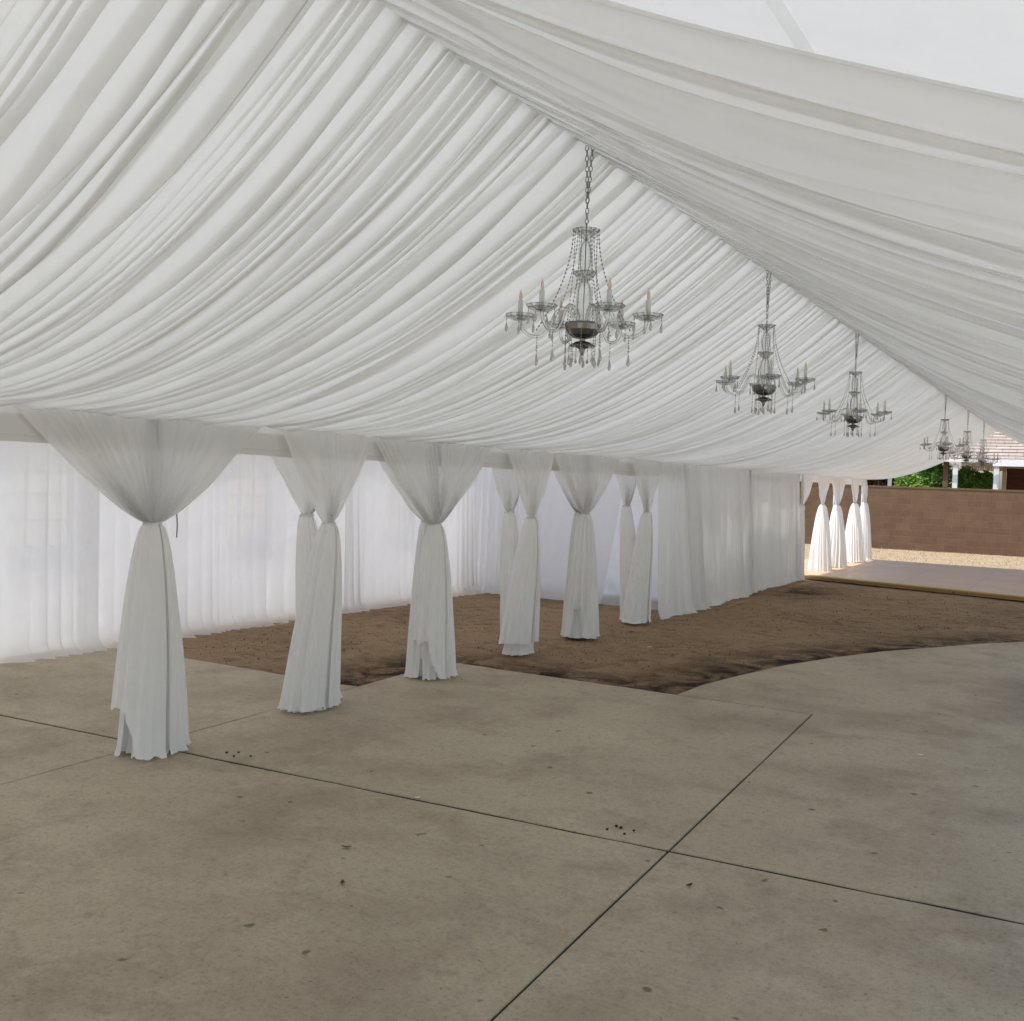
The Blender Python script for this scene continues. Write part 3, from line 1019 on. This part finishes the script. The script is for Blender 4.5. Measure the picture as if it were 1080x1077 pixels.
tied_drape(XF, 10.42, 'white drape on the leg standing in dirt, a dark slit up its tail', seed=53,
           wl_=0.86, wr_=0.93, zk=1.39, rx=0.17, ry=0.22, lift=(4.9, 0.5, 0.35), npl=20, kx=-0.03)
tied_drape(XF, 12.16, 'narrow white drape tied mid span just before the closed curtain', seed=67,
           wl_=0.55, wr_=0.50, zk=1.385, split=False, npl=11, expo=0.80, rx=0.16, ry=0.24, inner=True, shy=-0.08, shx=-0.06)
# second row hung on the side tent beam just behind
GB = 'second row of tied drapes on the side tent beam'
tied_drape(XK, 4.42, 'white drape gathered behind the nearest leg drape', seed=73, wl_=0.9, wr_=0.9, zk=1.40, kx=0.15,
           rx=0.13, ry=0.17, inner=False, group=GB)
tied_drape(XK, 6.02, 'white drape with its own knot just behind the narrow drape on the slab joint', seed=79, wl_=0.52, wr_=0.5,
           zk=1.42, split=False, npl=11, expo=0.80, rx=0.13, ry=0.17, inner=False, group=GB, shy=0.06, shx=0.12)
tied_drape(XK, 7.42, 'white drape gathered behind the leg drape at the slab corner', seed=83, wl_=0.9, wr_=0.9, zk=1.36, kx=0.15,
           rx=0.12, ry=0.16, inner=False, group=GB)
tied_drape(XK, 9.12, 'white drape with its own knot just behind the narrow drape whose hem clears the dirt', seed=89, wl_=0.5, wr_=0.5,
           zk=1.41, split=False, npl=11, expo=0.80, rx=0.13, ry=0.17, hem0=0.10, inner=False, group=GB, shy=0.05, shx=0.12)
tied_drape(XK, 10.44, 'white drape gathered behind the leg drape with the slit tail', seed=97, wl_=0.9, wr_=0.9, zk=1.40, kx=0.15,
           rx=0.12, ry=0.16, inner=False, group=GB)
tied_drape(XK, 12.12, 'white drape with its own knot just behind the narrow drape beside the closed curtain', seed=101, wl_=0.5, wr_=0.5,
           zk=1.46, split=False, npl=11, expo=0.80, rx=0.13, ry=0.17, inner=False, group=GB, shy=0.06, shx=0.12)
# far row round the dance floor
GF = 'tied drapes beside the dance floor'
tied_drape(XF, 21.75, 'slim white drape tied at the near corner of the dance floor, leftmost of four', seed=107, wl_=0.62, wr_=0.62,
           zk=1.44, split=False, npl=11, expo=0.7, rx=0.22, ry=0.33, base=0.0, inner=False, group=GF)
tied_drape(XF, 23.12, 'wide topped white drape on a tent leg, second of four beside the dance floor', seed=109, wl_=0.75, wr_=0.85,
           zk=1.43, npl=14, expo=0.68, rx=0.22, ry=0.34, base=0.08, inner=False, group=GF)
tied_drape(XF, 25.02, 'slim white drape tied beside the dance floor, third of four', seed=113, wl_=0.60, wr_=0.5,
           zk=1.46, split=False, npl=11, expo=0.7, rx=0.24, ry=0.36, base=0.08, inner=False, group=GF)
tied_drape(XF, 26.18, 'last white drape on the corner leg at the far end of the dance floor', seed=127, wl_=0.62, wr_=0.12,
           zk=1.48, npl=12, expo=0.7, rx=0.20, ry=0.30, base=0.08, inner=False, group=GF)

# ================================================================== CLOSED AND SHEER CURTAINS
def curtain(name, p0, p1, ztop, seed, pitch, mat, label, group, amp=0.035, flare=0.10, cat='curtain', out=(1, 0), puddle=0.05, lean=0.0, pinch=None, base=0.0):
    """hanging pleated cloth from p0 to p1 (xy); out = direction the hem drifts"""
    p0 = np.array(p0, float); p1 = np.array(p1, float)
    L_ = np.hypot(*(p1 - p0)); d_ = (p1 - p0) / L_
    nrm_ = np.array(out, float)
    npl = L_ / pitch
    nS, nH = int(npl * 12) + 20, 44
    s = np.linspace(-1, 1, nS)
    a, b_ = pleat_fn(s, seed, npl)
    h = np.linspace(1, 0, nH)
    z = 0.004 + base + (ztop - base) * h[None, :] + 0 * s[:, None]
    k = (1 - h)[None, :]
    slow = smooth_noise((s[:, None] * L_ * 1.4 + 0.35 * k).ravel(), seed + 2, 3, 0.9).reshape(z.shape)
    am = amp * (0.45 + 0.75 * k) * (0.75 + 0.5 * slow)
    foot = np.clip((0.16 - z) / 0.16, 0, 1) ** 2
    o_ = a[:, None] * am + flare * k * (0.6 + 0.6 * slow) + foot * puddle * (0.9 + 0.28 * b_[:, None] + 0.5 * slow)
    al = (s + 1)[:, None] / 2 * L_ + b_[:, None] * am * 0.32 + 0.02 * slow * k + lean * k
    if pinch is not None:
        c_, zc, st_ = pinch
        f = np.exp(-((z - zc) / 0.9) ** 2) * st_
        al = al * (1 - f) + c_ * L_ * f
    X = p0[0] + d_[0] * al + nrm_[0] * o_
    Y = p0[1] + d_[1] * al + nrm_[1] * o_
    # hem touches the ground unevenly
    z = z + (0.012 * (1 + slow)) * np.clip((0.05 - z) / 0.05, 0, 1)
    c = (p0 + p1) / 2
    me = grid_mesh(name, np.stack([X - c[0], Y - c[1], z], -1))
    o = link(name, me, mat, None, (c[0], c[1], 0))
    tag(o, label, cat, group)
    return o

GC = 'closed curtain panels along the left eave'
curtain('closed_curtain', (XF, 12.45), (XF, 13.42), ZE, 131, 0.095, M['drape'],
        'short white curtain panel right after the last tied drape, paler than its neighbours', GC, flare=0.22, puddle=0.07)
curtain('closed_curtain', (XF - 0.02, 13.40), (XF - 0.02, 16.47), ZE - 0.02, 137, 0.085, M['drape'],
        'middle white curtain panel of the closed run, hanging full length over dirt', GC, flare=0.20, puddle=0.06)
curtain('closed_curtain', (XF - 0.05, 16.40), (XF - 0.05, 19.95), ZE - 0.02, 139, 0.085, M['drape'],
        'farthest white closed curtain panel, ending at the dance floor corner', GC, flare=0.13, puddle=0.06)
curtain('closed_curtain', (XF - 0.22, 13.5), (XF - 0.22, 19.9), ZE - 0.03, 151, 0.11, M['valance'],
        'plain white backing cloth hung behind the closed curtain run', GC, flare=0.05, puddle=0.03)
# half drape tied back to the leg where the closed run ends
tied_drape(XF, 19.98, 'white drape swept back onto the leg where the closed curtain ends', seed=149, wl_=0.05, wr_=0.95,
           zk=1.45, npl=16, expo=0.66, rx=0.10, ry=0.12, inner=False, group=GF)

GS = 'sheer curtains lining the side tent'
XS = -8.18
curtain('sheer_curtain', (XS, 1.2), (XS, 6.52), 2.12, 157, 0.22, M['sheer'],
        'sheer white curtain at far left in front of the arched window nearest the camera', GS, flare=0.08, puddle=0.15, amp=0.075)
curtain('sheer_curtain', (XS - 0.03, 6.30), (XS - 0.03, 10.2), 2.12, 163, 0.20, M['sheer'],
        'sheer white curtain over the gridded arched window behind the nearest drape', GS, flare=0.08, puddle=0.15, amp=0.07)
curtain('sheer_curtain', (XS, 10.15), (XS, 13.25), 2.12, 167, 0.19, M['sheer'],
        'sheer white curtain reaching the back corner of the side tent', GS, flare=0.08, puddle=0.14, amp=0.07)
curtain('sheer_curtain', (-8.2, 13.42), (-7.15, 13.42), 2.2, 173, 0.12, M['drape'],
        'white curtain bunched in the back corner beside the wrinkled vinyl end wall', GS, flare=0.06, puddle=0.08, out=(0, -1), amp=0.05)
curtain('sheer_curtain', (-7.1, 13.44), (-5.75, 13.44), 2.2, 179, 0.20, M['sheer'],
        'thin white curtain swept aside across the vinyl end wall', GS, flare=0.03, puddle=0.03, out=(0, -1), amp=0.03, lean=-0.35)

# dangling strap behind the nearest drape
st_ = MB().tube([(0, 0, 0), (0.004, 0.002, -0.07), (0.0, 0.004, -0.15)], 0.004, 5)
st_.tube([(0, 0, 0), (0, 0, 0.62)], 0.003, 5)
o = st_.build('strap', M['strap'], None, True, (-5.24, 4.78, 1.44))
tag(o, 'thin dark strap hanging just right of the knot of the nearest drape', 'strap')

# ================================================================== CHANDELIERS
def bead_line(mb, pts, r, n_):
    """string of beads along polyline"""
    pts = [Vector(p) for p in pts]
    L_ = [0]
    for i in range(1, len(pts)): L_.append(L_[-1] + (pts[i] - pts[i - 1]).length)
    for k in range(n_):
        t = L_[-1] * k / max(1, n_ - 1)
        for i in range(1, len(pts)):
            if t <= L_[i] + 1e-9:
                f = (t - L_[i - 1]) / max(1e-9, L_[i] - L_[i - 1])
                q = pts[i - 1].lerp(pts[i], f)
                mb.octa(q, r, 1.15)
                break

def drop(mb, x, y, z, s=1.0):
    """hanging crystal: wire, two beads and a faceted teardrop"""
    mb.tube([(x, y, z), (x, y, z - 0.046 * s)], 0.0012, 4)
    mb.octa((x, y, z - 0.008 * s), 0.0045 * s)
    mb.octa((x, y, z - 0.022 * s), 0.0045 * s)
    prof = [(0.0015, -0.036), (0.0045, -0.048), (0.0085, -0.070), (0.0055, -0.080), (0.001, -0.084)]
    mb.lathe([(a_ * s, b_ * s) for a_, b_ in prof], (x, y, z), 6)

def chandelier():
    o = empty('chandelier', (0, 0, 0))
    ch = MB()
    k = 0
    zc = -0.005
    for j, x in enumerate((-0.012, 0.016)):
        z = -0.01
        i = 0
        zend = -0.385 if j == 0 else -0.25
        while z > zend:
            xx = x * max(0, 1 + z / 0.27)
            ch.torus((xx, 0, z - 0.016), 0.0075, 0.0022, 'y' if i % 2 == 0 else 'x', 1.9, 10, 5)
            z -= 0.0235; i += 1
    ch.build('chain', M['chain'], o)
    MB().lathe([(0.004, -0.395), (0.018, -0.402), (0.040, -0.402), (0.060, -0.392), (0.062, -0.396), (0.042, -0.412), (0.022, -0.424), (0.012, -0.436), (0.004, -0.438)], seg=24, flute=0.05, nfl=12).build('top_dish', M['crystal'], o)
    MB().lathe([(0.010, -0.436), (0.020, -0.450), (0.030, -0.480), (0.033, -0.52), (0.026, -0.56), (0.016, -0.585), (0.016, -0.615), (0.024, -0.63), (0.036, -0.66),
                (0.040, -0.71), (0.034, -0.755), (0.022, -0.785), (0.026, -0.80), (0.03, -0.84)], seg=18).build('stem', M['crystal'], o, True)
    MB().tube([(0, 0, -0.39), (0, 0, -0.93)], 0.003, 8).build('stem_rod', M['chain'], o, True)
    MB().lathe([(0.014, -0.585), (0.034, -0.592), (0.052, -0.582), (0.054, -0.587), (0.036, -0.606), (0.024, -0.622), (0.008, -0.63)], seg=24, flute=0.05, nfl=12).build('middle_dish', M['crystal'], o)
    MB().lathe([(0.02, -0.822), (0.055, -0.818), (0.078, -0.812), (0.082, -0.822), (0.077, -0.846), (0.062, -0.868), (0.038, -0.880), (0.014, -0.884), (0.012, -0.895)], seg=24, flute=0.03, nfl=12).build('bowl', M['chrome'], o)
    MB().lathe([(0.010, -0.893), (0.03, -0.898), (0.055, -0.912), (0.057, -0.918), (0.03, -0.920), (0.014, -0.930), (0.010, -0.948), (0.002, -0.96)], seg=24, flute=0.05, nfl=12).build('lower_dish', M['chrome'], o)
    pm = MB(); bead_line(pm, [(0, 0, 0.085), (0, 0, 0)], 0.0038, 7); pm.tube([(0, 0, 0.085), (0, 0, 0)], 0.001, 4); drop(pm, 0, 0, 0, 1.0)
    pm = pm.mesh('crystal_pendant')
    for i in range(8):
        t = 2 * math.pi * i / 8 + 0.2
        link('crystal_pendant', pm, M['bead'], o, (0.077 * math.cos(t), 0.077 * math.sin(t), -0.925))
    for i in range(5):
        t = 2 * math.pi * i / 5
        p_ = link('crystal_pendant', pm, M['bead'], o, (0.045 * math.cos(t), 0.045 * math.sin(t), -0.95)); p_.scale = (0.8, 0.8, 0.5)
    im = MB(); pts_ = [(0.050, 0, -0.40), (0.052, 0, -0.585), (0.072, 0, -0.815)]
    bead_line(im, pts_, 0.0040, 25); im.tube(pts_, 0.001, 4); im = im.mesh('inner_bead_strand')
    for i in range(6):
        p_ = link('inner_bead_strand', im, M['bead'], o); p_.rotation_euler = (0, 0, 2 * math.pi * i / 6 + 0.4)
    # arms: shared meshes for the six arms
    def cub(P_, n_=26):
        out = []
        for i in range(len(P_) - 1):
            p0_ = P_[max(i - 1, 0)]; p1_ = P_[i]; p2_ = P_[i + 1]; p3_ = P_[min(i + 2, len(P_) - 1)]
            for q in range(5):
                t = q / 5
                out.append(tuple(0.5 * ((2 * b1) + (-a1 + c1_) * t + (2 * a1 - 5 * b1 + 4 * c1_ - d1) * t * t + (-a1 + 3 * b1 - 3 * c1_ + d1) * t ** 3)
                                 for a1, b1, c1_, d1 in zip(p0_, p1_, p2_, p3_)))
        out.append(P_[-1])
        return out
    path = cub([(0.03, 0, -0.825), (0.045, 0, -0.78), (0.085, 0, -0.745), (0.125, 0, -0.765), (0.15, 0, -0.82), (0.185, 0, -0.868), (0.235, 0, -0.872), (0.275, 0, -0.845), (0.29, 0, -0.80), (0.292, 0, -0.79)])
    arm_m = MB().tube(path, 0.0075, 8).mesh('arm', True)
    cup_m = MB().lathe([(0.006, -0.79), (0.03, -0.792), (0.056, -0.782), (0.066, -0.772), (0.067, -0.777), (0.055, -0.790), (0.028, -0.801), (0.008, -0.804)], (0.292, 0, 0), 22, 0.04, 11).mesh('drip_cup')
    can_m = MB().lathe([(0.0001, -0.792), (0.016, -0.790), (0.016, -0.778), (0.0115, -0.776), (0.0115, -0.712), (0.009, -0.708), (0.0001, -0.708)], (0.292, 0, 0), 12).mesh('candle_sleeve', True)
    bul_m = MB().lathe([(0.0001, -0.710), (0.005, -0.706), (0.0078, -0.693), (0.0066, -0.680), (0.003, -0.667), (0.001, -0.658), (0.0001, -0.656)], (0.292, 0, 0), 10).mesh('bulb', True)
    cr = MB(); drop(cr, 0, 0, 0, 0.9)
    cr_m = cr.mesh('crystal_drop')
    cl = MB(); bead_line(cl, [(0, 0, 0.038), (0, 0, 0)], 0.0036, 4); cl.tube([(0, 0, 0.038), (0, 0, 0)], 0.001, 4); drop(cl, 0, 0, 0, 1.1)
    cl_m = cl.mesh('crystal_drop')
    bs = MB()
    sp_ = [(0.058, 0.0, -0.398)]
    for i in range(1, 13):
        t = i / 12
        sp_.append((0.058 + 0.155 * t ** 1.9, 0, -0.398 - 0.445 * t + 0.0 * math.sin(math.pi * t)))
    bead_line(bs, sp_, 0.0052, 26)
    bs.tube(sp_, 0.001, 4)
    bs_m = bs.mesh('bead_strand')
    for i in range(6):
        a_ = 2 * math.pi * i / 6 + rad(8)
        ar = link('arm', arm_m, M['crystal'], o); ar.rotation_euler = (0, 0, a_)
        link('drip_cup', cup_m, M['crystal'], ar)
        link('candle_sleeve', can_m, M['candle'], ar)
        link('bulb', bul_m, M['bulb'], ar)
        for q in range(4):
            t = 2 * math.pi * q / 4 + 0.3
            link('crystal_drop', cr_m, M['bead'], ar, (0.292 + 0.062 * math.cos(t), 0.062 * math.sin(t), -0.778))
        link('crystal_drop', cl_m, M['bead'], ar, (0.21, 0, -0.915))
        b_ = link('bead_strand', bs_m, M['bead'], o); b_.rotation_euler = (0, 0, a_)
    return o

c0_ = chandelier()
CH = [(4.22, 0.17, 'largest nearest crystal chandelier with six candle arms hanging from the ridge by a chain'),
      (7.14, 0.81, 'second nearest crystal chandelier hanging between the nearest one and the third'),
      (10.18, 0.78, 'third crystal chandelier hanging from the ridge before the wide gap in the row'),
      (16.83, 0.66, 'fourth crystal chandelier, first beyond the gap, above the start of the dance floor'),
      (19.96, 0.62, 'fifth crystal chandelier, between the fourth and the farthest one'),
      (22.92, 0.68, 'farthest crystal chandelier, seen against the shingled roof')]
for i, (y, rz, lab) in enumerate(CH):
    o = c0_ if i == 0 else copy_tree(c0_)
    o.location = (XG - 0.0, y, ZG - 0.02)
    o.rotation_euler = (0, 0, rz)
    tag(o, lab, 'chandelier', 'crystal chandeliers hanging in a row from the ridge')

# ================================================================== BEYOND THE TENT
bw = empty('block_wall', (-3.0, 33.9, 0))
tag(bw, 'long brown concrete block wall across the yard beyond the dance floor', 'wall')
nb = MB().box((0, 0, 0.93), (44, 0.2, 1.94)).build('block_courses', M['block'], bw)
MB().box((0, 0, 1.925), (44, 0.23, 0.05)).build('wall_cap', M['block'], bw)

def plant(name, loc, blobs, leaf, n_leaf, size, label, cat, seed, trunk=None, group=None):
    r = random.Random(seed)
    o = empty(name, loc)
    tag(o, label, cat, group)
    vs, fs = [], []
    for i in range(n_leaf):
        bx, by, bz, br = r.choice(blobs)
        while True:
            p = Vector((r.uniform(-1, 1), r.uniform(-1, 1), r.uniform(-1, 1)))
            if p.length < 1 and p.length > 0.35: break
        wob = 1 + 0.35 * mnoise.noise(p * 2.2 + Vector((seed, bx, bz)))
        c = Vector((bx, by, bz)) + p * br * wob
        if c.z < 0.05: continue
        d = Vector((r.uniform(-1, 1), r.uniform(-1, 1), r.uniform(-0.6, 0.8))).normalized()
        u = d.cross(Vector((r.uniform(-1, 1), r.uniform(-1, 1), r.uniform(-1, 1)))).normalized()
        s = size * r.uniform(0.6, 1.3)
        k = len(vs)
        vs += [c - d * s, c + u * s * 0.42, c + d * s, c - u * s * 0.42]
        fs.append((k, k + 1, k + 2, k + 3))
    me = bpy.data.meshes.new('foliage'); me.from_pydata([tuple(v_) for v_ in vs], [], fs)
    link('foliage', me, leaf, o)
    tm_ = MB()
    for (bx, by, bz, br) in blobs:
        tm_.tube([(bx * 0.1, by * 0.1, 0), (bx * 0.4, by * 0.4, bz * 0.5), (bx, by, bz)], [0.06, 0.04, 0.015], 6)
    tm_.build('trunk', M['bark'], o, True)
    return o

GT = 'greenery beyond the block wall'
plant('leafy_tree', (-5.05, 36.4, 0), [(0, 0, 1.9, .75), (-.35, 0, 2.15, .5), (.4, .1, 2.3, .6), (0, .1, 2.75, .55), (.25, 0, 1.6, .6), (-.1, 0, 3.2, .4)], M['leaf_a'], 9000, .075,
      'bright green leafy tree behind the wall, left of the white porch post', 'tree', 5, group=GT)
plant('leafy_tree', (-3.55, 37.2, 0), [(0, 0, 1.9, .5), (-.25, 0, 2.3, .4), (.3, 0, 2.2, .35), (.1, 0, 1.6, .5)], M['leaf_a'], 5000, .07,
      'smaller green shrub behind the wall between the two white porch posts', 'shrub', 8, group=GT)
plant('dark_shrub', (-6.1, 37.6, 0), [(0, 0, 1.9, .6), (-.6, 0, 2.0, .5), (.6, 0, 2.0, .5), (-1.1, 0, 1.8, .5)], M['leaf_c'], 4000, .08,
      'dark brownish shrub behind the wall at the tent end corner', 'shrub', 9, group=GT)
plant('leafy_tree', (-9.5, 40, 0), [(0, 0, 2.6, 1.3), (1, 0, 2.9, 1.1), (-1.2, 0, 2.5, 1.2), (.3, 0, 3.8, 1.0)], M['leaf_b'], 7000, .12,
      'dense darker tree far back, hidden mostly by the tied drapes', 'tree', 10, group=GT)

# timber post
o = MB().box((0, 0, 1.5), (0.16, 0.16, 3.0)).build('timber_post', M['wood'], None, False, (-4.30, 36.0, 0))
bevel(o, 0.01); tag(o, 'dark brown timber post standing beside the white porch post', 'post')

# white carport
cp = empty('white_carport', (-6.9, 37.0, 0))
tag(cp, 'small white carport with a flat roof edge behind the wall by the tent corner', 'carport')
for x in (-1.6, 0.72):
    MB().box((x, 0, 1.2), (0.13, 0.13, 2.4)).build('post', M['white_paint'], cp)
MB().box((-0.3, 1.2, 2.47), (3.2, 2.8, 0.12)).build('flat_roof', M['white_paint'], cp)

# neighbour house: long shingled roof, white porch beam and posts, dark red siding
hs = empty('neighbour_house', (0, 38.5, 0))
tag(hs, 'low house behind the wall with shingled roof, white porch beam and dark red siding', 'house')
wallx0 = -2.7
MB().box((2.65, 2.6, 1.35), (10.7, 5.0, 2.7)).build('wall', M['siding'], hs)
for x in (-3.95, -2.80):
    MB().box((x + (-0.05 if x < -3 else 0), -2.62, 1.36), (0.15, 0.15, 2.72)).build('porch_post', M['white_paint'], hs)
MB().box((-2.60, -2.25, 1.36), (0.11, 0.11, 2.72)).build('pine_post', M['pine'], hs)
MB().box((2.55, -2.86, 2.80), (10.9, 0.06, 0.22)).build('porch_beam', M['white_paint'], hs)
MB().box((-3.95, -2.86, 2.845), (2.1, 0.05, 0.09)).build('porch_beam', M['white_paint'], hs)
rf_ = MB()
Lr, z0r, z1r = 13.0, 2.88, 5.35
vs = [(-6.5, -2.75, 0), (6.5, -2.75, 0), (6.5, 3.2, 2.47), (-6.5, 3.2, 2.47), (6.5, 9.0, 0), (-6.5, 9.0, 0)]
vs2 = [(x, y, z - 0.1) for x, y, z in vs]
rf_.add(vs + vs2, [(0, 1, 2, 3), (3, 2, 4, 5), (7, 6, 9, 8), (8, 9, 11, 10), (0, 6, 7, 1), (4, 10, 11, 5), (0, 3, 9, 6), (3, 5, 11, 9), (1, 7, 8, 2), (2, 8, 10, 4)])
rf = rf_.build('roof', M['shingle'], hs, False, (1.5, 0, 2.9))
# shingle courses as real steps
cs = MB()
ncs = 22
for i in range(ncs):
    t0, t1 = i / ncs, (i + 1) / ncs
    ya, za = -2.78 + 5.98 * t0, 2.47 * t0 + 0.034
    yb, zb = -2.78 + 5.98 * t1, 2.47 * t1 + 0.008
    cs.add([(-6.5, ya, za), (6.5, ya, za), (6.5, yb, zb), (-6.5, yb, zb), (-6.5, ya + 0.005, za - 0.028), (6.5, ya + 0.005, za - 0.028)], [(0, 1, 2, 3), (4, 5, 1, 0)])
co = cs.build('shingle_courses', M['shingle'], rf)
wf = MB()
wf.box((0, 0, 0), (1.3, 0.06, 1.0)); 
win = MB()
for dx in (-0.66, 0, 0.66): win.box((dx, 0, 0), (0.05, 0.08, 1.05))
for dz in (-0.52, 0.52): win.box((0, 0, dz), (1.37, 0.08, 0.05))
w_ = win.build('window', M['wood'], hs, False, (-1.2, 0.07, 1.75))
wf.build('pane', M['dark_glass'], w_)

# dry straw tufts on the sunlit strip
r = random.Random(4)
vs, fs = [], []
for i in range(7000):
    x = r.uniform(-8, 4.5); y = 26.6 + 7.0 * r.random()
    a_ = r.uniform(0, 6.28); h_ = r.uniform(0.01, 0.05) * (1 + 1.5 * (r.random() < 0.04)); l_ = r.uniform(0.04, 0.16)
    k = len(vs)
    ca, sa = math.cos(a_), math.sin(a_)
    vs += [(x - sa * .008, y + ca * .008, -0.02), (x + sa * .008, y - ca * .008, -0.02), (x + ca * l_, y + sa * l_, h_ - 0.01)]
    fs.append((k, k + 1, k + 2))
me = bpy.data.meshes.new('dry_straw'); me.from_pydata(vs, [], fs)
o = link('dry_straw', me, M['straw'])
tag(o, 'pale dry straw scattered over the sunlit strip before the block wall', 'straw', None, 'stuff')

r = random.Random(12)
vs, fs = [], []
def in_dirt(x, y):
    if y < 8.25: return x < -5.4 and y > 6.85 and x > -8.0
    edge = np.interp(y, [8.2, 9.37, 10.25, 11.07, 11.84, 12.52, 13.3, 14.1, 15.1], [-3.05, -2.9, -2.7, -2.42, -2.1, -1.7, -1.2, -0.6, 0.6])
    return x < edge - 0.05 and x > -7.9 and y < 19.3
cnt = 0
while cnt < 3600:
    x = r.uniform(-7.9, 1.0); y = 6.8 + 12.5 * r.random() ** 1.3
    if not in_dirt(x, y): continue
    if r.random() > 0.35 + 0.65 * (mnoise.noise(Vector((x * 0.9, y * 0.9, 3))) > 0.02): continue
    cnt += 1
    q = r.choice((0.002, 0.003, 0.004, 0.005, 0.008)) * r.uniform(0.6, 1.4)
    k = len(vs)
    for dx, dy, dz in ((1, 0, 0), (0.2, 1, 0), (-0.9, 0.5, 0), (-0.6, -0.8, 0), (0.5, -0.9, 0), (0.1, 0, 1)):
        vs.append((x + dx * q * r.uniform(.7, 1.3), y + dy * q * r.uniform(.7, 1.3), -0.018 + 0.012 * (dz > 0) * 0 + dz * q * 1.5 + (0.004 if dz else 0)))
    fs += [(k + a_, k + (a_ + 1) % 5, k + 5) for a_ in range(5)]
me = bpy.data.meshes.new('soil_crumbs'); me.from_pydata(vs, [], fs)
o = link('soil_crumbs', me, M['crumb'])
tag(o, 'small dark crumbs and bits of litter strewn over the bare dirt', 'soil crumbs', None, 'stuff')

# ================================================================== SMALL THINGS ON THE FLOOR
sb = bmesh.new(); bmesh.ops.create_icosphere(sb, subdivisions=1, radius=1)
for v_ in sb.verts: v_.co *= 1 + 0.2 * mnoise.noise(v_.co * 2)
sm_ = bpy.data.meshes.new('seed'); sb.to_mesh(sm_); sb.free(); sm_.materials.append(M['seed'])
def seeds(pts, label, group):
    for i, (x, y) in enumerate(pts):
        o = bpy.data.objects.new('seed_pod', sm_)
        rr = random.Random(int(x * 1000)).uniform(0.006, 0.010)
        o.scale = (rr, rr * 1.3, rr * 0.8); o.location = (x, y, rr * 0.7); o.rotation_euler = (0, 0, x * 50)
        COL.objects.link(o)
        tag(o, label, 'seed pod', group)
seeds([(-4.59, 4.63), (-4.54, 4.68), (-4.50, 4.60), (-4.42, 4.66)], 'tiny dark seed pod in the cluster right of the nearest drape', 'seed pods near the drape')
seeds([(-2.07, 4.73), (-2.02, 4.79), (-1.97, 4.72), (-1.95, 4.79), (-2.05, 4.80)], 'tiny dark seed pod in the cluster by the middle of the long slab joint', 'seed pods near the joint')
def leafy(x, y, s, rz, mat, name, label, cat):
    n_ = 7
    vs, fs = [], []
    for i in range(n_):
        t = i / (n_ - 1)
        w_ = math.sin(math.pi * (0.08 + 0.84 * t)) * 0.36 * s
        xx = (t - 0.5) * s * 1.6
        zz_ = 0.006 + 0.35 * s * (t - 0.5) ** 2 * 2.2
        vs += [(xx, -w_, zz_ + 0.1 * s), (xx, 0, zz_), (xx, w_, zz_ + 0.08 * s)]
    for i in range(n_ - 1):
        a_ = 3 * i
        fs += [(a_, a_ + 1, a_ + 4, a_ + 3), (a_ + 1, a_ + 2, a_ + 5, a_ + 4)]
    me_ = bpy.data.meshes.new(name); me_.from_pydata(vs, [], fs)
    o = link(name, me_, mat, None, (x, y, 0)); o.rotation_euler = (0, 0, rz)
    tag(o, label, cat)
leafy(-2.97, 3.78, 0.030, 0.5, M['leaf_litter'], 'dead_leaf', 'curled dead leaf alone on the large near slab', 'leaf')
leafy(-1.47, 4.27, 0.026, 1.2, M['seed'], 'dead_leaf', 'small dark leaf scrap on the slab just right of the diagonal joint', 'leaf')
leafy(-2.72, 3.44, 0.026, 2.2, M['leaf_litter'], 'dead_leaf', 'flat brown leaf scrap nearer the camera than the curled one', 'leaf')
leafy(-3.13, 4.585, 0.022, 0.9, M['paper'], 'paper_scrap', 'tiny white scrap lying on the long slab joint', 'scrap')
leafy(-0.95, 7.3, 0.03, 0.4, M['paper'], 'paper_scrap', 'tiny white scrap on the far right slab', 'scrap')
leafy(-4.09, 10.29, 0.035, 0.9, M['paper'], 'paper_scrap', 'tiny white scrap in the dirt before the closed curtain', 'scrap')
